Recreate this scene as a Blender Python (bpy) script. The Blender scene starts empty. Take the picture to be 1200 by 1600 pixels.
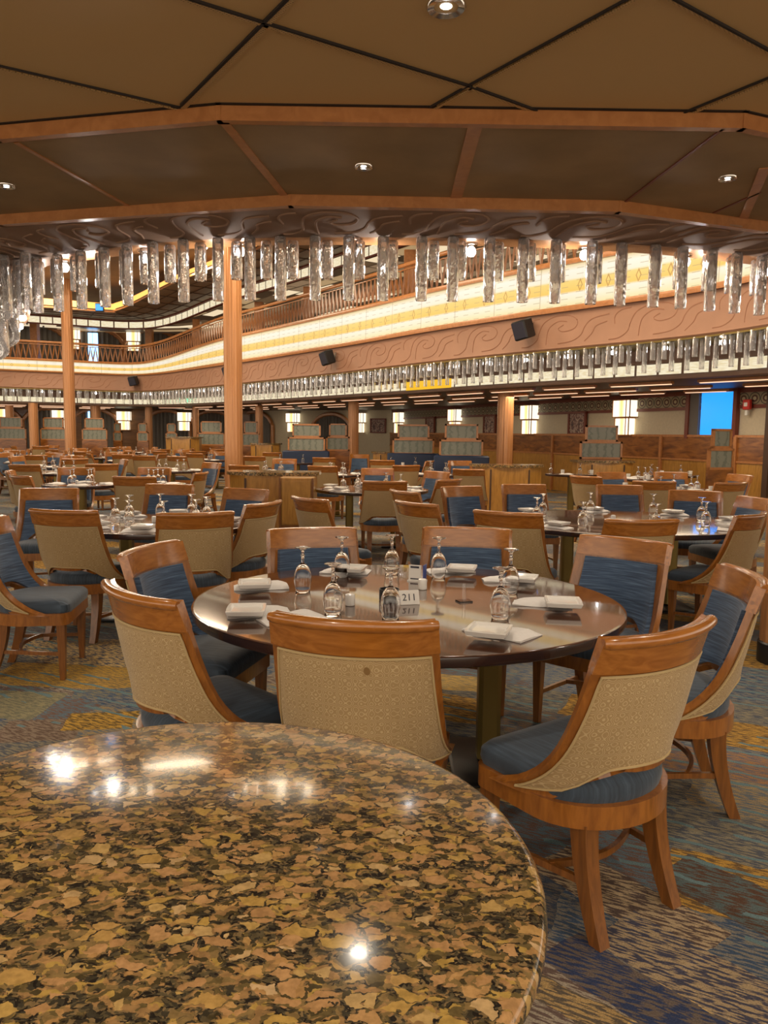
import bpy, math, random
from math import sin, cos, pi, radians, sqrt, hypot, atan2
from mathutils import Vector, Matrix
random.seed(11)
scn = bpy.context.scene
col = scn.collection

# ------------------------------------------------------------ camera
EYE, FPX = 1.47, 1180.0
PITCH, ROLL = radians(5.9), radians(0.67)
cam_d = bpy.data.cameras.new('camera'); cam = bpy.data.objects.new('camera', cam_d); col.objects.link(cam)
cam_d.sensor_fit = 'VERTICAL'; cam_d.sensor_height = 36; cam_d.lens = FPX / 1600 * 36
cam_d.clip_start = .05; cam_d.clip_end = 200
cam.matrix_world = Matrix.Translation((0, 0, EYE)) @ Matrix.Rotation(pi/2 - PITCH, 4, 'X') @ Matrix.Rotation(ROLL, 4, 'Z')
scn.camera = cam

def ray(px, py):
    x = (px-600)/FPX; y = (800-py)/FPX
    c, s = cos(ROLL), sin(ROLL)
    xr = c*x - s*y; yr = s*x + c*y
    return (xr, cos(PITCH)+yr*sin(PITCH), -sin(PITCH)+yr*cos(PITCH))
def at(px, py, z):
    d = ray(px, py); t = (z-EYE)/d[2]
    return (d[0]*t, d[1]*t)

# ------------------------------------------------------------ world, view
w = bpy.data.worlds.new('world'); scn.world = w; w.use_nodes = True
w.node_tree.nodes['Background'].inputs[0].default_value = (1.0, .84, .66, 1)
w.node_tree.nodes['Background'].inputs[1].default_value = 1.3
vs = scn.view_settings
vs.view_transform = 'Standard'; vs.look = 'None'; vs.gamma = 1; vs.use_curve_mapping = False; vs.exposure = 0.55
cy = scn.cycles
cy.max_bounces = 14; cy.diffuse_bounces = 3; cy.glossy_bounces = 3; cy.transmission_bounces = 13; cy.transparent_max_bounces = 8
cy.caustics_reflective = False; cy.caustics_refractive = False; cy.use_denoising = True
cy.sample_clamp_indirect = 3.0; cy.blur_glossy = 0.6
cy.use_adaptive_sampling = True; cy.adaptive_threshold = .03

def area_light(name, loc, size, power, color, size_y=None, rot=(0, 0, 0)):
    d = bpy.data.lights.new(name, 'AREA'); d.energy = power; d.color = color
    d.shape = 'RECTANGLE' if size_y else 'DISK'; d.size = size
    if size_y: d.size_y = size_y
    o = bpy.data.objects.new(name, d); col.objects.link(o); o.location = loc; o.rotation_euler = rot
    return o
WARM = (1.0, .80, .56)
for i, (x, y) in enumerate([(2.6, 10), (-1.5, 11), (-1.5, 16), (-6, 16), (-6, 22), (-11, 20), (-11, 25.5), (2.0, 13.5)]):
    area_light('atrium_ceiling_light', (x, y, 6.2), 2.6, 150, WARM)
for i, (x, y) in enumerate([(7, 10.5), (5.6, 14), (3.4, 17.5), (1.2, 22), (-1.5, 26.5), (-6, 30.5), (-12, 31), (-16.5, 28.5)]):
    area_light('aisle_ceiling_light', (x, y, 2.36), 1.2, 26, WARM)

# ------------------------------------------------------------ materials
def nm(name):
    m = bpy.data.materials.new(name); m.use_nodes = True
    nt = m.node_tree; b = nt.nodes['Principled BSDF']
    return m, nt, b
def N(nt, t, **kw):
    n = nt.nodes.new(t)
    for k, v in kw.items(): setattr(n, k, v)
    return n
def ramp(nt, stops, interp='LINEAR'):
    r = N(nt, 'ShaderNodeValToRGB'); r.color_ramp.interpolation = interp
    e = r.color_ramp.elements
    while len(e) > 1: e.remove(e[0])
    e[0].position = stops[0][0]; e[0].color = (*stops[0][1], 1)
    for p, c in stops[1:]:
        q = e.new(p); q.color = (*c, 1)
    return r
def coords(nt, scale=(1, 1, 1), rot=(0, 0, 0), src='Object'):
    tc = N(nt, 'ShaderNodeTexCoord'); mp = N(nt, 'ShaderNodeMapping')
    mp.inputs['Scale'].default_value = scale; mp.inputs['Rotation'].default_value = rot
    nt.links.new(tc.outputs[src], mp.inputs[0]); return mp
def math_n(nt, op, a, b=None):
    n = N(nt, 'ShaderNodeMath', operation=op)
    for i, v in enumerate((a, b)):
        if v is None: continue
        if isinstance(v, (int, float)): n.inputs[i].default_value = v
        else: nt.links.new(v, n.inputs[i])
    return n.outputs[0]
def mix(nt, fac, a, b, mode='MIX'):
    n = N(nt, 'ShaderNodeMix', data_type='RGBA', blend_type=mode)
    for sock, v in ((n.inputs[0], fac), (n.inputs[6], a), (n.inputs[7], b)):
        if isinstance(v, (int, float)): sock.default_value = v
        elif isinstance(v, tuple): sock.default_value = (*v, 1)
        else: nt.links.new(v, sock)
    return n.outputs[2]
def bump(nt, b, h, strength=.3, dist=.002):
    n = N(nt, 'ShaderNodeBump'); n.inputs['Strength'].default_value = strength; n.inputs['Distance'].default_value = dist
    nt.links.new(h, n.inputs['Height']); nt.links.new(n.outputs[0], b.inputs['Normal'])
def plain(name, c, rough=.5, metal=0, spec=.5, coat=0, noise=0, nscale=20):
    m, nt, b = nm(name)
    b.inputs['Roughness'].default_value = rough; b.inputs['Metallic'].default_value = metal
    b.inputs['Specular IOR Level'].default_value = spec; b.inputs['Coat Weight'].default_value = coat
    b.inputs['Base Color'].default_value = (*c, 1)
    if noise:
        mp = coords(nt); t = N(nt, 'ShaderNodeTexNoise'); t.inputs['Scale'].default_value = nscale; t.inputs['Detail'].default_value = 4
        nt.links.new(mp.outputs[0], t.inputs[0])
        r = ramp(nt, [(.3, tuple(x*(1-noise) for x in c)), (.7, tuple(min(1, x*(1+noise)) for x in c))])
        nt.links.new(t.outputs[0], r.inputs[0]); nt.links.new(r.outputs[0], b.inputs['Base Color'])
    return m
def wood(name, c1, c2, scale=(3, 3, 30), rough=.28, coat=.5, rot=(0, 0, 0), metal=0):
    m, nt, b = nm(name)
    mp = coords(nt, scale, rot); t = N(nt, 'ShaderNodeTexNoise'); t.inputs['Scale'].default_value = 2.2; t.inputs['Detail'].default_value = 6
    t.inputs['Distortion'].default_value = .8
    nt.links.new(mp.outputs[0], t.inputs[0])
    r = ramp(nt, [(.3, c1), (.72, c2)]); nt.links.new(t.outputs[0], r.inputs[0]); nt.links.new(r.outputs[0], b.inputs['Base Color'])
    b.inputs['Roughness'].default_value = rough; b.inputs['Coat Weight'].default_value = coat; b.inputs['Coat Roughness'].default_value = .12
    b.inputs['Metallic'].default_value = metal
    return m
def emit(name, c, s):
    m, nt, b = nm(name)
    b.inputs['Base Color'].default_value = (*[x*.6 for x in c], 1)
    b.inputs['Emission Color'].default_value = (*c, 1); b.inputs['Emission Strength'].default_value = s
    b.inputs['Roughness'].default_value = .3
    return m

M = {}
M['chair_wood'] = wood('chair_wood', (.21, .070, .010), (.36, .130, .020), (20, 20, 4), .3, .5)
M['rail_wood'] = wood('rail_wood', (.27, .090, .012), (.42, .155, .026), (3, 25, 25), .25, .6)
M['leg_wood'] = wood('leg_wood', (.14, .048, .008), (.26, .092, .015), (30, 30, 3), .35, .4)
M['cab_wood'] = wood('cabinet_wood', (.36, .17, .030), (.55, .28, .055), (12, 12, 2), .3, .5)
M['burl'] = wood('burl_wood', (.12, .035, .006), (.38, .14, .025), (1.2, 1.2, 5), .3, .5)
M['trim_wood'] = wood('trim_wood', (.40, .155, .045), (.52, .22, .07), (6, 6, 6), .35, .3)
M['copper'] = wood('copper_column', (.46, .20, .075), (.66, .32, .13), (40, 40, .6), .32, .3, metal=.35)
M['pink'] = plain('salmon_plaster', (.35, .185, .115), .6, noise=.06, nscale=3)
M['pink_line'] = plain('groove_brown', (.30, .135, .075), .6)
M['soffit'] = plain('soffit_brown', (.30, .185, .125), .8, noise=.08, nscale=3)
M['soffit_line'] = plain('soffit_relief', (.36, .22, .145), .8)
M['band'] = plain('band_brown', (.33, .22, .11), .75, noise=.18, nscale=2.2)
M['dark'] = plain('dark_gap', (.02, .012, .008), .8)
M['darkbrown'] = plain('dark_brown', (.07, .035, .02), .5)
M['brown'] = plain('ceiling_brown', (.20, .12, .06), .45, noise=.15, nscale=2)
M['wall_wood'] = wood('wall_wood', (.15, .065, .022), (.26, .12, .04), (.6, .6, 6), .5, .2)
M['black'] = plain('black_plastic', (.012, .012, .013), .4)
M['chrome'] = plain('chrome', (.75, .72, .68), .12, 1)
M['brass'] = plain('brass', (.24, .17, .05), .35, .8)
M['white'] = plain('white_ceramic', (.80, .78, .74), .12, coat=.3)
M['linen'] = plain('white_linen', (.78, .75, .72), .8, noise=.03, nscale=60)
M['navy'] = plain('navy_leather', (.015, .03, .075), .45)
M['ink'] = plain('ink', (.03, .03, .05), .5)
M['signblue'] = plain('sign_blue', (.04, .08, .35), .4)
M['cream'] = plain('cream_panel', (.58, .50, .36), .7, noise=.05)
M['maroon'] = plain('maroon_trim', (.17, .035, .018), .4)
M['red'] = plain('alarm_red', (.6, .03, .02), .4)
M['curtain'] = plain('grey_curtain', (.17, .155, .14), .8)
M['taupe'] = plain('taupe_fabric', (.24, .17, .10), .8)
M['tabletop'] = wood('table_top', (.055, .022, .012), (.10, .042, .022), (3, 14, 3), .045, .8)
M['table_edge'] = plain('table_edge', (.035, .014, .009), .25, coat=.4)
M['piping'] = plain('piping', (.45, .33, .16), .7)
M['shade'] = emit('bulb_glow', (1.0, .97, .95), 14)
M['down'] = emit('downlight_glow', (1.0, .96, .92), 9)
M['blue_glow'] = emit('blue_glow', (.01, .27, .95), 1.0)
M['blue_white'] = emit('blue_window', (.25, .55, 1.0), 2.4)
M['amber'] = emit('amber_glow', (.75, .42, .01), .75)
M['exit'] = emit('exit_green', (.1, .8, .4), 1.2)
M['strip'] = emit('strip_glow', (1.0, .62, .38), .8)
M['cove'] = emit('cove_glow', (1.0, .42, .10), 1.3)

def m_fabric():
    m, nt, b = nm('beige_brocade')
    mp = coords(nt, (1, 1, 1), (0, 0, 0))
    # interlaced star tracery: cell edges of a near-regular lattice plus rings round each cell
    sx = N(nt, 'ShaderNodeSeparateXYZ'); nt.links.new(mp.outputs[0], sx.inputs[0])
    k = 2*pi/.088
    ax = math_n(nt, 'SINE', math_n(nt, 'MULTIPLY', sx.outputs[0], k))
    az = math_n(nt, 'SINE', math_n(nt, 'MULTIPLY', sx.outputs[2], k))
    s = math_n(nt, 'ADD', sx.outputs[0], sx.outputs[2]); d = math_n(nt, 'SUBTRACT', sx.outputs[0], sx.outputs[2])
    bs = math_n(nt, 'SINE', math_n(nt, 'MULTIPLY', s, k*1.414)); bd = math_n(nt, 'SINE', math_n(nt, 'MULTIPLY', d, k*1.414))
    f = math_n(nt, 'ADD', math_n(nt, 'ADD', ax, az), math_n(nt, 'MULTIPLY', math_n(nt, 'MULTIPLY', bs, bd), 1.6))
    f = math_n(nt, 'MULTIPLY', f, 2.7)
    nz = N(nt, 'ShaderNodeTexNoise'); nz.inputs['Scale'].default_value = 45; nt.links.new(mp.outputs[0], nz.inputs[0])
    f = math_n(nt, 'ADD', f, math_n(nt, 'MULTIPLY', nz.outputs[0], 2.2))
    l = math_n(nt, 'ABSOLUTE', math_n(nt, 'SINE', f))
    r = ramp(nt, [(0, (1, 1, 1)), (.28, (1, 1, 1)), (.55, (0, 0, 0))]); nt.links.new(l, r.inputs[0])
    wv = N(nt, 'ShaderNodeTexNoise'); wv.inputs['Scale'].default_value = 400; nt.links.new(mp.outputs[0], wv.inputs[0])
    c = mix(nt, r.outputs[0], (.36, .24, .105), (.50, .365, .19))
    c = mix(nt, .25, c, wv.outputs[0], 'SOFT_LIGHT')
    nt.links.new(c, b.inputs['Base Color']); b.inputs['Roughness'].default_value = .8
    b.inputs['Sheen Weight'].default_value = .15
    bump(nt, b, r.outputs[0], .35, .001)
    return m
M['beige'] = m_fabric()
def m_blue():
    m, nt, b = nm('blue_ribbed_fabric')
    mp = coords(nt, (5, 3, 150)); t = N(nt, 'ShaderNodeTexNoise'); t.inputs['Scale'].default_value = 1.3; t.inputs['Detail'].default_value = 3
    nt.links.new(mp.outputs[0], t.inputs[0])
    r = ramp(nt, [(.32, (.022, .042, .085)), (.5, (.045, .085, .16)), (.72, (.11, .18, .29))]); nt.links.new(t.outputs[0], r.inputs[0])
    nt.links.new(r.outputs[0], b.inputs['Base Color']); b.inputs['Roughness'].default_value = .75
    b.inputs['Sheen Weight'].default_value = .25
    bump(nt, b, t.outputs[0], .3, .002)
    return m
M['blue'] = m_blue()
def m_seat():
    m, nt, b = nm('slate_seat_fabric')
    mp = coords(nt, (110, 7, 7)); t = N(nt, 'ShaderNodeTexNoise'); t.inputs['Scale'].default_value = 1.0; t.inputs['Detail'].default_value = 3
    nt.links.new(mp.outputs[0], t.inputs[0])
    r = ramp(nt, [(.32, (.018, .030, .048)), (.55, (.032, .052, .080)), (.75, (.055, .085, .125))]); nt.links.new(t.outputs[0], r.inputs[0])
    nt.links.new(r.outputs[0], b.inputs['Base Color']); b.inputs['Roughness'].default_value = .75
    b.inputs['Sheen Weight'].default_value = .2
    bump(nt, b, t.outputs[0], .3, .002)
    return m
M['seat'] = m_seat()
def m_glass(name, rough, tint, tr=1.0, bumpy=0):
    m, nt, b = nm(name)
    b.inputs['Base Color'].default_value = (*tint, 1); b.inputs['Roughness'].default_value = rough
    b.inputs['Transmission Weight'].default_value = tr; b.inputs['IOR'].default_value = 1.45
    if bumpy:
        mp = coords(nt, (22, 22, 9)); t = N(nt, 'ShaderNodeTexNoise'); t.inputs['Scale'].default_value = 1.6; t.inputs['Detail'].default_value = 2
        nt.links.new(mp.outputs[0], t.inputs[0]); bump(nt, b, t.outputs[0], bumpy, .03)
    return m
M['glass'] = m_glass('clear_glass', 0, (1, 1, 1))
M['rod'] = m_glass('seeded_glass', .10, (1, .99, .99), .86, .45)
def m_granite():
    m, nt, b = nm('granite')
    mp = coords(nt)
    nz = N(nt, 'ShaderNodeTexNoise'); nz.inputs['Scale'].default_value = 55; nz.inputs['Detail'].default_value = 3
    nt.links.new(mp.outputs[0], nz.inputs[0])
    dist = mix(nt, .022, mp.outputs[0], nz.outputs[1], 'ADD')
    st = N(nt, 'ShaderNodeMapping'); st.inputs['Scale'].default_value = (.75, 1.2, 1); st.inputs['Rotation'].default_value = (0, 0, .15); nt.links.new(dist, st.inputs[0])
    def vor(sc, feat='F1'):
        v = N(nt, 'ShaderNodeTexVoronoi', feature=feat); v.inputs['Scale'].default_value = sc; nt.links.new(st.outputs[0], v.inputs['Vector']); return v
    v1 = vor(54); v2 = vor(125); v3 = vor(260)
    seps = []
    for v in (v1, v2, v3):
        g = N(nt, 'ShaderNodeSeparateColor'); nt.links.new(v.outputs['Color'], g.inputs[0]); seps.append(g)
    g, g2, g3 = seps
    e1 = vor(54, 'DISTANCE_TO_EDGE')
    small = ramp(nt, [(0, (.06, .045, .02)), (.16, (.12, .085, .033)), (.34, (.20, .13, .05)), (.56, (.26, .15, .06)), (.72, (.34, .19, .07)), (.88, (.36, .23, .06))], 'CONSTANT')
    nt.links.new(g2.outputs[0], small.inputs[0])
    grit = ramp(nt, [(0, (.016, .014, .012)), (.3, (.04, .034, .022)), (.6, (.085, .066, .035)), (.82, (.18, .12, .055))], 'CONSTANT')
    nt.links.new(g3.outputs[1], grit.inputs[0])
    big = ramp(nt, [(0, (.34, .185, .075)), (.4, (.40, .225, .095)), (.75, (.38, .24, .06)), (1, (.46, .31, .16))]); nt.links.new(g.outputs[1], big.inputs[0])
    ln = N(nt, 'ShaderNodeTexNoise'); ln.inputs['Scale'].default_value = 9; ln.inputs['Detail'].default_value = 3; nt.links.new(mp.outputs[0], ln.inputs[0])
    isbig = math_n(nt, 'MULTIPLY', math_n(nt, 'GREATER_THAN', math_n(nt, 'ADD', g.outputs[0], math_n(nt, 'MULTIPLY', ln.outputs[0],   .6)), .90), math_n(nt, 'GREATER_THAN', e1.outputs['Distance'], .07))
    pn = N(nt, 'ShaderNodeTexNoise'); pn.inputs['Scale'].default_value = 60; pn.inputs['Detail'].default_value = 5; nt.links.new(st.outputs[0], pn.inputs[0])
    pr = ramp(nt, [(.47, (0, 0, 0)), (.52, (1, 1, 1))]); nt.links.new(pn.outputs[0], pr.inputs[0])
    c = mix(nt, pr.outputs[0], grit.outputs[0], small.outputs[0])
    fn = N(nt, 'ShaderNodeTexNoise'); fn.inputs['Scale'].default_value = 130; fn.inputs['Detail'].default_value = 5; nt.links.new(mp.outputs[0], fn.inputs[0])
    fr = ramp(nt, [(.35, (.38, .38, .38)), (.65, (.62, .62, .62))]); nt.links.new(fn.outputs[0], fr.inputs[0])
    c = mix(nt, isbig, c, big.outputs[0])
    c = mix(nt, .75, c, fr.outputs[0], 'OVERLAY')
    nt.links.new(c, b.inputs['Base Color']); b.inputs['Roughness'].default_value = .13
    b.inputs['Specular IOR Level'].default_value = .4
    b.inputs['Coat Weight'].default_value = .15; b.inputs['Coat Roughness'].default_value = .04
    return m
M['granite'] = m_granite()
def m_carpet():
    m, nt, b = nm('patchwork_carpet')
    mp = coords(nt, (1, 1, 1), (0, 0, radians(28))); mp.inputs['Location'].default_value = (.25, 1.5, 0)
    nz = N(nt, 'ShaderNodeTexNoise'); nz.inputs['Scale'].default_value = 7; nz.inputs['Detail'].default_value = 5; nt.links.new(mp.outputs[0], nz.inputs[0])
    dv = mix(nt, .07, mp.outputs[0], nz.outputs[1], 'ADD')
    br = N(nt, 'ShaderNodeTexBrick'); nt.links.new(dv, br.inputs[0])
    br.inputs['Color1'].default_value = (0, 0, 0, 1); br.inputs['Color2'].default_value = (1, 1, 1, 1)
    br.inputs['Scale'].default_value = 1; br.inputs['Mortar Size'].default_value = 0; br.inputs['Brick Width'].default_value = .72; br.inputs['Row Height'].default_value = .36
    br.offset = .37; br.inputs['Bias'].default_value = 0
    pal = [(0, (0.465, 0.264, 0.054)), (.14, (0.085, 0.093, 0.109)), (.26, (0.155, 0.132, 0.109)), (.38, (0.054, 0.085, 0.139)), (.5, (0.558, 0.388, 0.155)), (.6, (0.116, 0.078, 0.065)), (.72, (0.109, 0.155, 0.186)), (.84, (0.310, 0.225, 0.109)), (.93, (0.078, 0.093, 0.116))]
    base = ramp(nt, pal, 'CONSTANT'); nt.links.new(br.outputs[0], base.inputs[0])
    pal2 = [(0, (0.155, 0.093, 0.039)), (.14, (0.232, 0.202, 0.139)), (.26, (0.054, 0.070, 0.101)), (.38, (0.202, 0.186, 0.155)), (.5, (0.093, 0.093, 0.109)), (.6, (0.295, 0.248, 0.186)), (.72, (0.155, 0.093, 0.070)), (.84, (0.124, 0.139, 0.155)), (.93, (0.202, 0.132, 0.078))]
    sec = ramp(nt, pal2, 'CONSTANT'); nt.links.new(br.outputs[0], sec.inputs[0])
    wn = N(nt, 'ShaderNodeTexNoise'); wm = N(nt, 'ShaderNodeMapping'); wm.inputs['Scale'].default_value = (14, 75, 1)
    nt.links.new(mp.outputs[0], wm.inputs[0]); nt.links.new(wm.outputs[0], wn.inputs[0]); wn.inputs['Scale'].default_value = 1.3; wn.inputs['Detail'].default_value = 5
    wr = ramp(nt, [(.47, (0, 0, 0)), (.53, (1, 1, 1))]); nt.links.new(wn.outputs[0], wr.inputs[0])
    c = mix(nt, wr.outputs[0], base.outputs[0], sec.outputs[0])
    # single patches of the weave whose place and colour the photo shows: middle (pixel), half size (m), turn, two yarn colours
    for (px, py), hw, hh, rot_, ca, cb in (((100, 1055), .42, .21, -6, (.46, .27, .05), (.24, .16, .06)), ((205, 1070), .26, .16, 4, (.42, .25, .055), (.20, .14, .06)), ((20, 1100), .22, .20, -4, (.26, .23, .13), (.16, .15, .10)),
            ((175, 1082), .20, .07, 10, (.07, .10, .15), (.20, .18, .12)), ((65, 1140), .19, .14, 8, (.13, .085, .06), (.24, .18, .13)), ((160, 1125), .17, .12, 8, (.48, .28, .05), (.14, .09, .03)),
            ((60, 985), .75, .16, -4, (.065, .07, .09), (.15, .13, .11)), ((700, 1065), .34, .14, -10, (.48, .31, .09), (.26, .20, .10)), ((830, 1050), .22, .16, -10, (.09, .12, .17), (.22, .20, .15)),
            ((975, 1400), .30, .11, -52, (.40, .30, .18), (.10, .07, .06)), ((1110, 1530), .30, .11, -50, (.36, .27, .16), (.06, .06, .09)), ((1000, 1555), .26, .09, -50, (.035, .05, .11), (.14, .11, .09)),
            ((1150, 1400), .22, .12, -50, (.10, .055, .035), (.10, .13, .13)), ((1110, 1190), .40, .16, -20, (.30, .16, .07), (.14, .12, .13)), ((880, 1560), .16, .05, -40, (.36, .24, .10), (.10, .08, .06))):
        X, Y = at(px, py, 0)
        q = N(nt, 'ShaderNodeMapping', vector_type='TEXTURE'); tcn = N(nt, 'ShaderNodeTexCoord')
        wob = mix(nt, .05, tcn.outputs['Object'], nz.outputs[1], 'ADD')
        nt.links.new(wob, q.inputs[0]); q.inputs['Location'].default_value = (X+.02, Y-6.0*0+.02, 0); q.inputs['Rotation'].default_value = (0, 0, radians(rot_))
        sp = N(nt, 'ShaderNodeSeparateXYZ'); nt.links.new(q.outputs[0], sp.inputs[0])
        inx = math_n(nt, 'LESS_THAN', math_n(nt, 'ABSOLUTE', sp.outputs[0]), hw); iny = math_n(nt, 'LESS_THAN', math_n(nt, 'ABSOLUTE', sp.outputs[1]), hh)
        c = mix(nt, math_n(nt, 'MULTIPLY', inx, iny), c, mix(nt, wr.outputs[0], ca, cb))
    # teal pinstripes in some patches
    sx = N(nt, 'ShaderNodeSeparateXYZ'); nt.links.new(dv, sx.inputs[0])
    st = math_n(nt, 'GREATER_THAN', math_n(nt, 'SINE', math_n(nt, 'MULTIPLY', sx.outputs[1], 52)), .86)
    pn = N(nt, 'ShaderNodeTexNoise'); pn.inputs['Scale'].default_value = 1.5; nt.links.new(mp.outputs[0], pn.inputs[0])
    st = math_n(nt, 'MULTIPLY', st, math_n(nt, 'GREATER_THAN', pn.outputs[0], .52))
    c = mix(nt, st, c, (.13, .20, .21))
    fn = N(nt, 'ShaderNodeTexNoise'); fn.inputs['Scale'].default_value = 230; fn.inputs['Detail'].default_value = 2; nt.links.new(mp.outputs[0], fn.inputs[0])
    c = mix(nt, .7, c, fn.outputs[0], 'OVERLAY')
    nt.links.new(c, b.inputs['Base Color']); b.inputs['Roughness'].default_value = .95; b.inputs['Specular IOR Level'].default_value = .15
    bump(nt, b, fn.outputs[0], .5, .004)
    return m
M['carpet'] = m_carpet()
def m_ceil():
    m, nt, b = nm('perforated_ceiling')
    mp = coords(nt, (1, 1, 1), (0, 0, radians(35))); v = N(nt, 'ShaderNodeTexVoronoi'); v.inputs['Randomness'].default_value = 0; v.inputs['Scale'].default_value = 85
    nt.links.new(mp.outputs[0], v.inputs[0])
    r = ramp(nt, [(.2, (.26, .165, .065)), (.45, (.62, .41, .18))]); nt.links.new(v.outputs[0], r.inputs[0])
    nt.links.new(r.outputs[0], b.inputs['Base Color']); b.inputs['Roughness'].default_value = .55
    return m
M['ceil'] = m_ceil()
def m_lit(name, kind):
    """glowing panels: 'band' (yellow stripe with ornaments), 'val' (framed cream squares), 'grid' (lit and dark panes)"""
    m, nt, b = nm(name)
    uv = N(nt, 'ShaderNodeUVMap'); sx = N(nt, 'ShaderNodeSeparateXYZ'); nt.links.new(uv.outputs[0], sx.inputs[0])
    u, v = sx.outputs[0], sx.outputs[1]
    if kind == 'band':
        nz = N(nt, 'ShaderNodeTexNoise'); nz.inputs['Scale'].default_value = 3.0; nt.links.new(uv.outputs[0], nz.inputs[0])
        r = ramp(nt, [(0, (1, .82, .42)), (.2, (1, .93, .70)), (.30, (1, .95, .80)), (.36, (1, .62, .12)), (.60, (1, .70, .20)), (.66, (1, .93, .74)), (.85, (1, .97, .85)), (1, (1, .80, .42))])
        nt.links.new(v, r.inputs[0])
        orn = math_n(nt, 'ABSOLUTE', math_n(nt, 'SINE', math_n(nt, 'MULTIPLY', u, pi/.55)))
        vv = math_n(nt, 'ABSOLUTE', math_n(nt, 'SUBTRACT', v, .48))
        o = math_n(nt, 'ADD', math_n(nt, 'MULTIPLY', orn, .55), vv)
        om = math_n(nt, 'MULTIPLY', math_n(nt, 'LESS_THAN', o, .16), math_n(nt, 'GREATER_THAN', o, .10))
        c = mix(nt, om, r.outputs[0], (.55, .30, .06))
        d = math_n(nt, 'MULTIPLY', math_n(nt, 'GREATER_THAN', math_n(nt, 'SINE', math_n(nt, 'MULTIPLY', u, 21)), .1),
                   math_n(nt, 'GREATER_THAN', math_n(nt, 'SINE', math_n(nt, 'MULTIPLY', v, 44)), .93))
        c = mix(nt, math_n(nt, 'MULTIPLY', d, .6), c, (.32, .30, .16))
        seam = math_n(nt, 'GREATER_THAN', math_n(nt, 'SINE', math_n(nt, 'MULTIPLY', u, 2*pi/1.1)), .998)
        c = mix(nt, math_n(nt, 'MULTIPLY', seam, .5), c, (.4, .3, .15)); s = .58
    elif kind == 'val':
        a = math_n(nt, 'ABSOLUTE', math_n(nt, 'SINE', math_n(nt, 'MULTIPLY', u, pi/.42)))
        fr = math_n(nt, 'LESS_THAN', a, .16)
        e1 = math_n(nt, 'MAXIMUM', math_n(nt, 'LESS_THAN', v, .10), math_n(nt, 'GREATER_THAN', v, .90))
        fr = math_n(nt, 'MAXIMUM', fr, e1)
        nz = N(nt, 'ShaderNodeTexNoise'); nz.inputs['Scale'].default_value = 9; nt.links.new(uv.outputs[0], nz.inputs[0])
        r = ramp(nt, [(.35, (.85, .70, .40)), (.6, (1, .90, .66))]); nt.links.new(nz.outputs[0], r.inputs[0])
        c = mix(nt, fr, r.outputs[0], (.05, .02, .01)); s = .62
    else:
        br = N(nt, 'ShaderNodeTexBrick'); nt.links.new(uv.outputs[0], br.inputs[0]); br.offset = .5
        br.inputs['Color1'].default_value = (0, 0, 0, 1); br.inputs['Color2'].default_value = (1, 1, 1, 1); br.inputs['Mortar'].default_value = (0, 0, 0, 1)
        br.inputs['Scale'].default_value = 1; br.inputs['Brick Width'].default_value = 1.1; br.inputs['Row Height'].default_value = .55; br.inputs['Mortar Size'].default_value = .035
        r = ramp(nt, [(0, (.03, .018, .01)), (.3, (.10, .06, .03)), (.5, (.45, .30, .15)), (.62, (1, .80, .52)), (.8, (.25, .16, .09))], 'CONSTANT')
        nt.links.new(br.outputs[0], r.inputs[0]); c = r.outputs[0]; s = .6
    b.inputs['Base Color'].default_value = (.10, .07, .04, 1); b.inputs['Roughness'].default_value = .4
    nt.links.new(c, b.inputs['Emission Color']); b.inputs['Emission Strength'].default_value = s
    return m
M['lit_band'] = m_lit('glowing_balcony_glass', 'band')
M['lit_val'] = m_lit('glowing_valance', 'val')
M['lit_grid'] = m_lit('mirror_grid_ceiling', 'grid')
def m_etched():
    m, nt, b = nm('etched_glass')
    mp = coords(nt, (1, 1, 1))
    sx = N(nt, 'ShaderNodeSeparateXYZ'); nt.links.new(mp.outputs[0], sx.inputs[0])
    w1 = N(nt, 'ShaderNodeTexNoise'); w1.inputs['Scale'].default_value = 9; w1.inputs['Detail'].default_value = 3; nt.links.new(mp.outputs[0], w1.inputs[0])
    f = math_n(nt, 'SINE', math_n(nt, 'ADD', math_n(nt, 'MULTIPLY', sx.outputs[0], 38), math_n(nt, 'MULTIPLY', w1.outputs[0], 9)))
    r = ramp(nt, [(.35, (.25, .265, .215)), (.75, (.17, .19, .155))]); nt.links.new(f, r.inputs[0])
    nt.links.new(r.outputs[0], b.inputs['Base Color']); b.inputs['Roughness'].default_value = .35
    return m
M['etched'] = m_etched()
def m_pane():
    m, nt, b = nm('lantern_glass')
    mp = coords(nt, (1, 1, 1)); sx = N(nt, 'ShaderNodeSeparateXYZ'); nt.links.new(mp.outputs[0], sx.inputs[0])
    a = math_n(nt, 'ABSOLUTE', sx.outputs[0])
    r = ramp(nt, [(0, (1, .55, .12)), (.07, (1, .80, .42)), (.14, (1, .97, .88)), (.2, (1, .85, .55)), (.27, (1, .92, .74)), (.33, (.85, .72, .48))]); nt.links.new(a, r.inputs[0])
    nt.links.new(r.outputs[0], b.inputs['Emission Color']); b.inputs['Emission Strength'].default_value = .95
    return m
M['lantern'] = m_pane()
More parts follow.
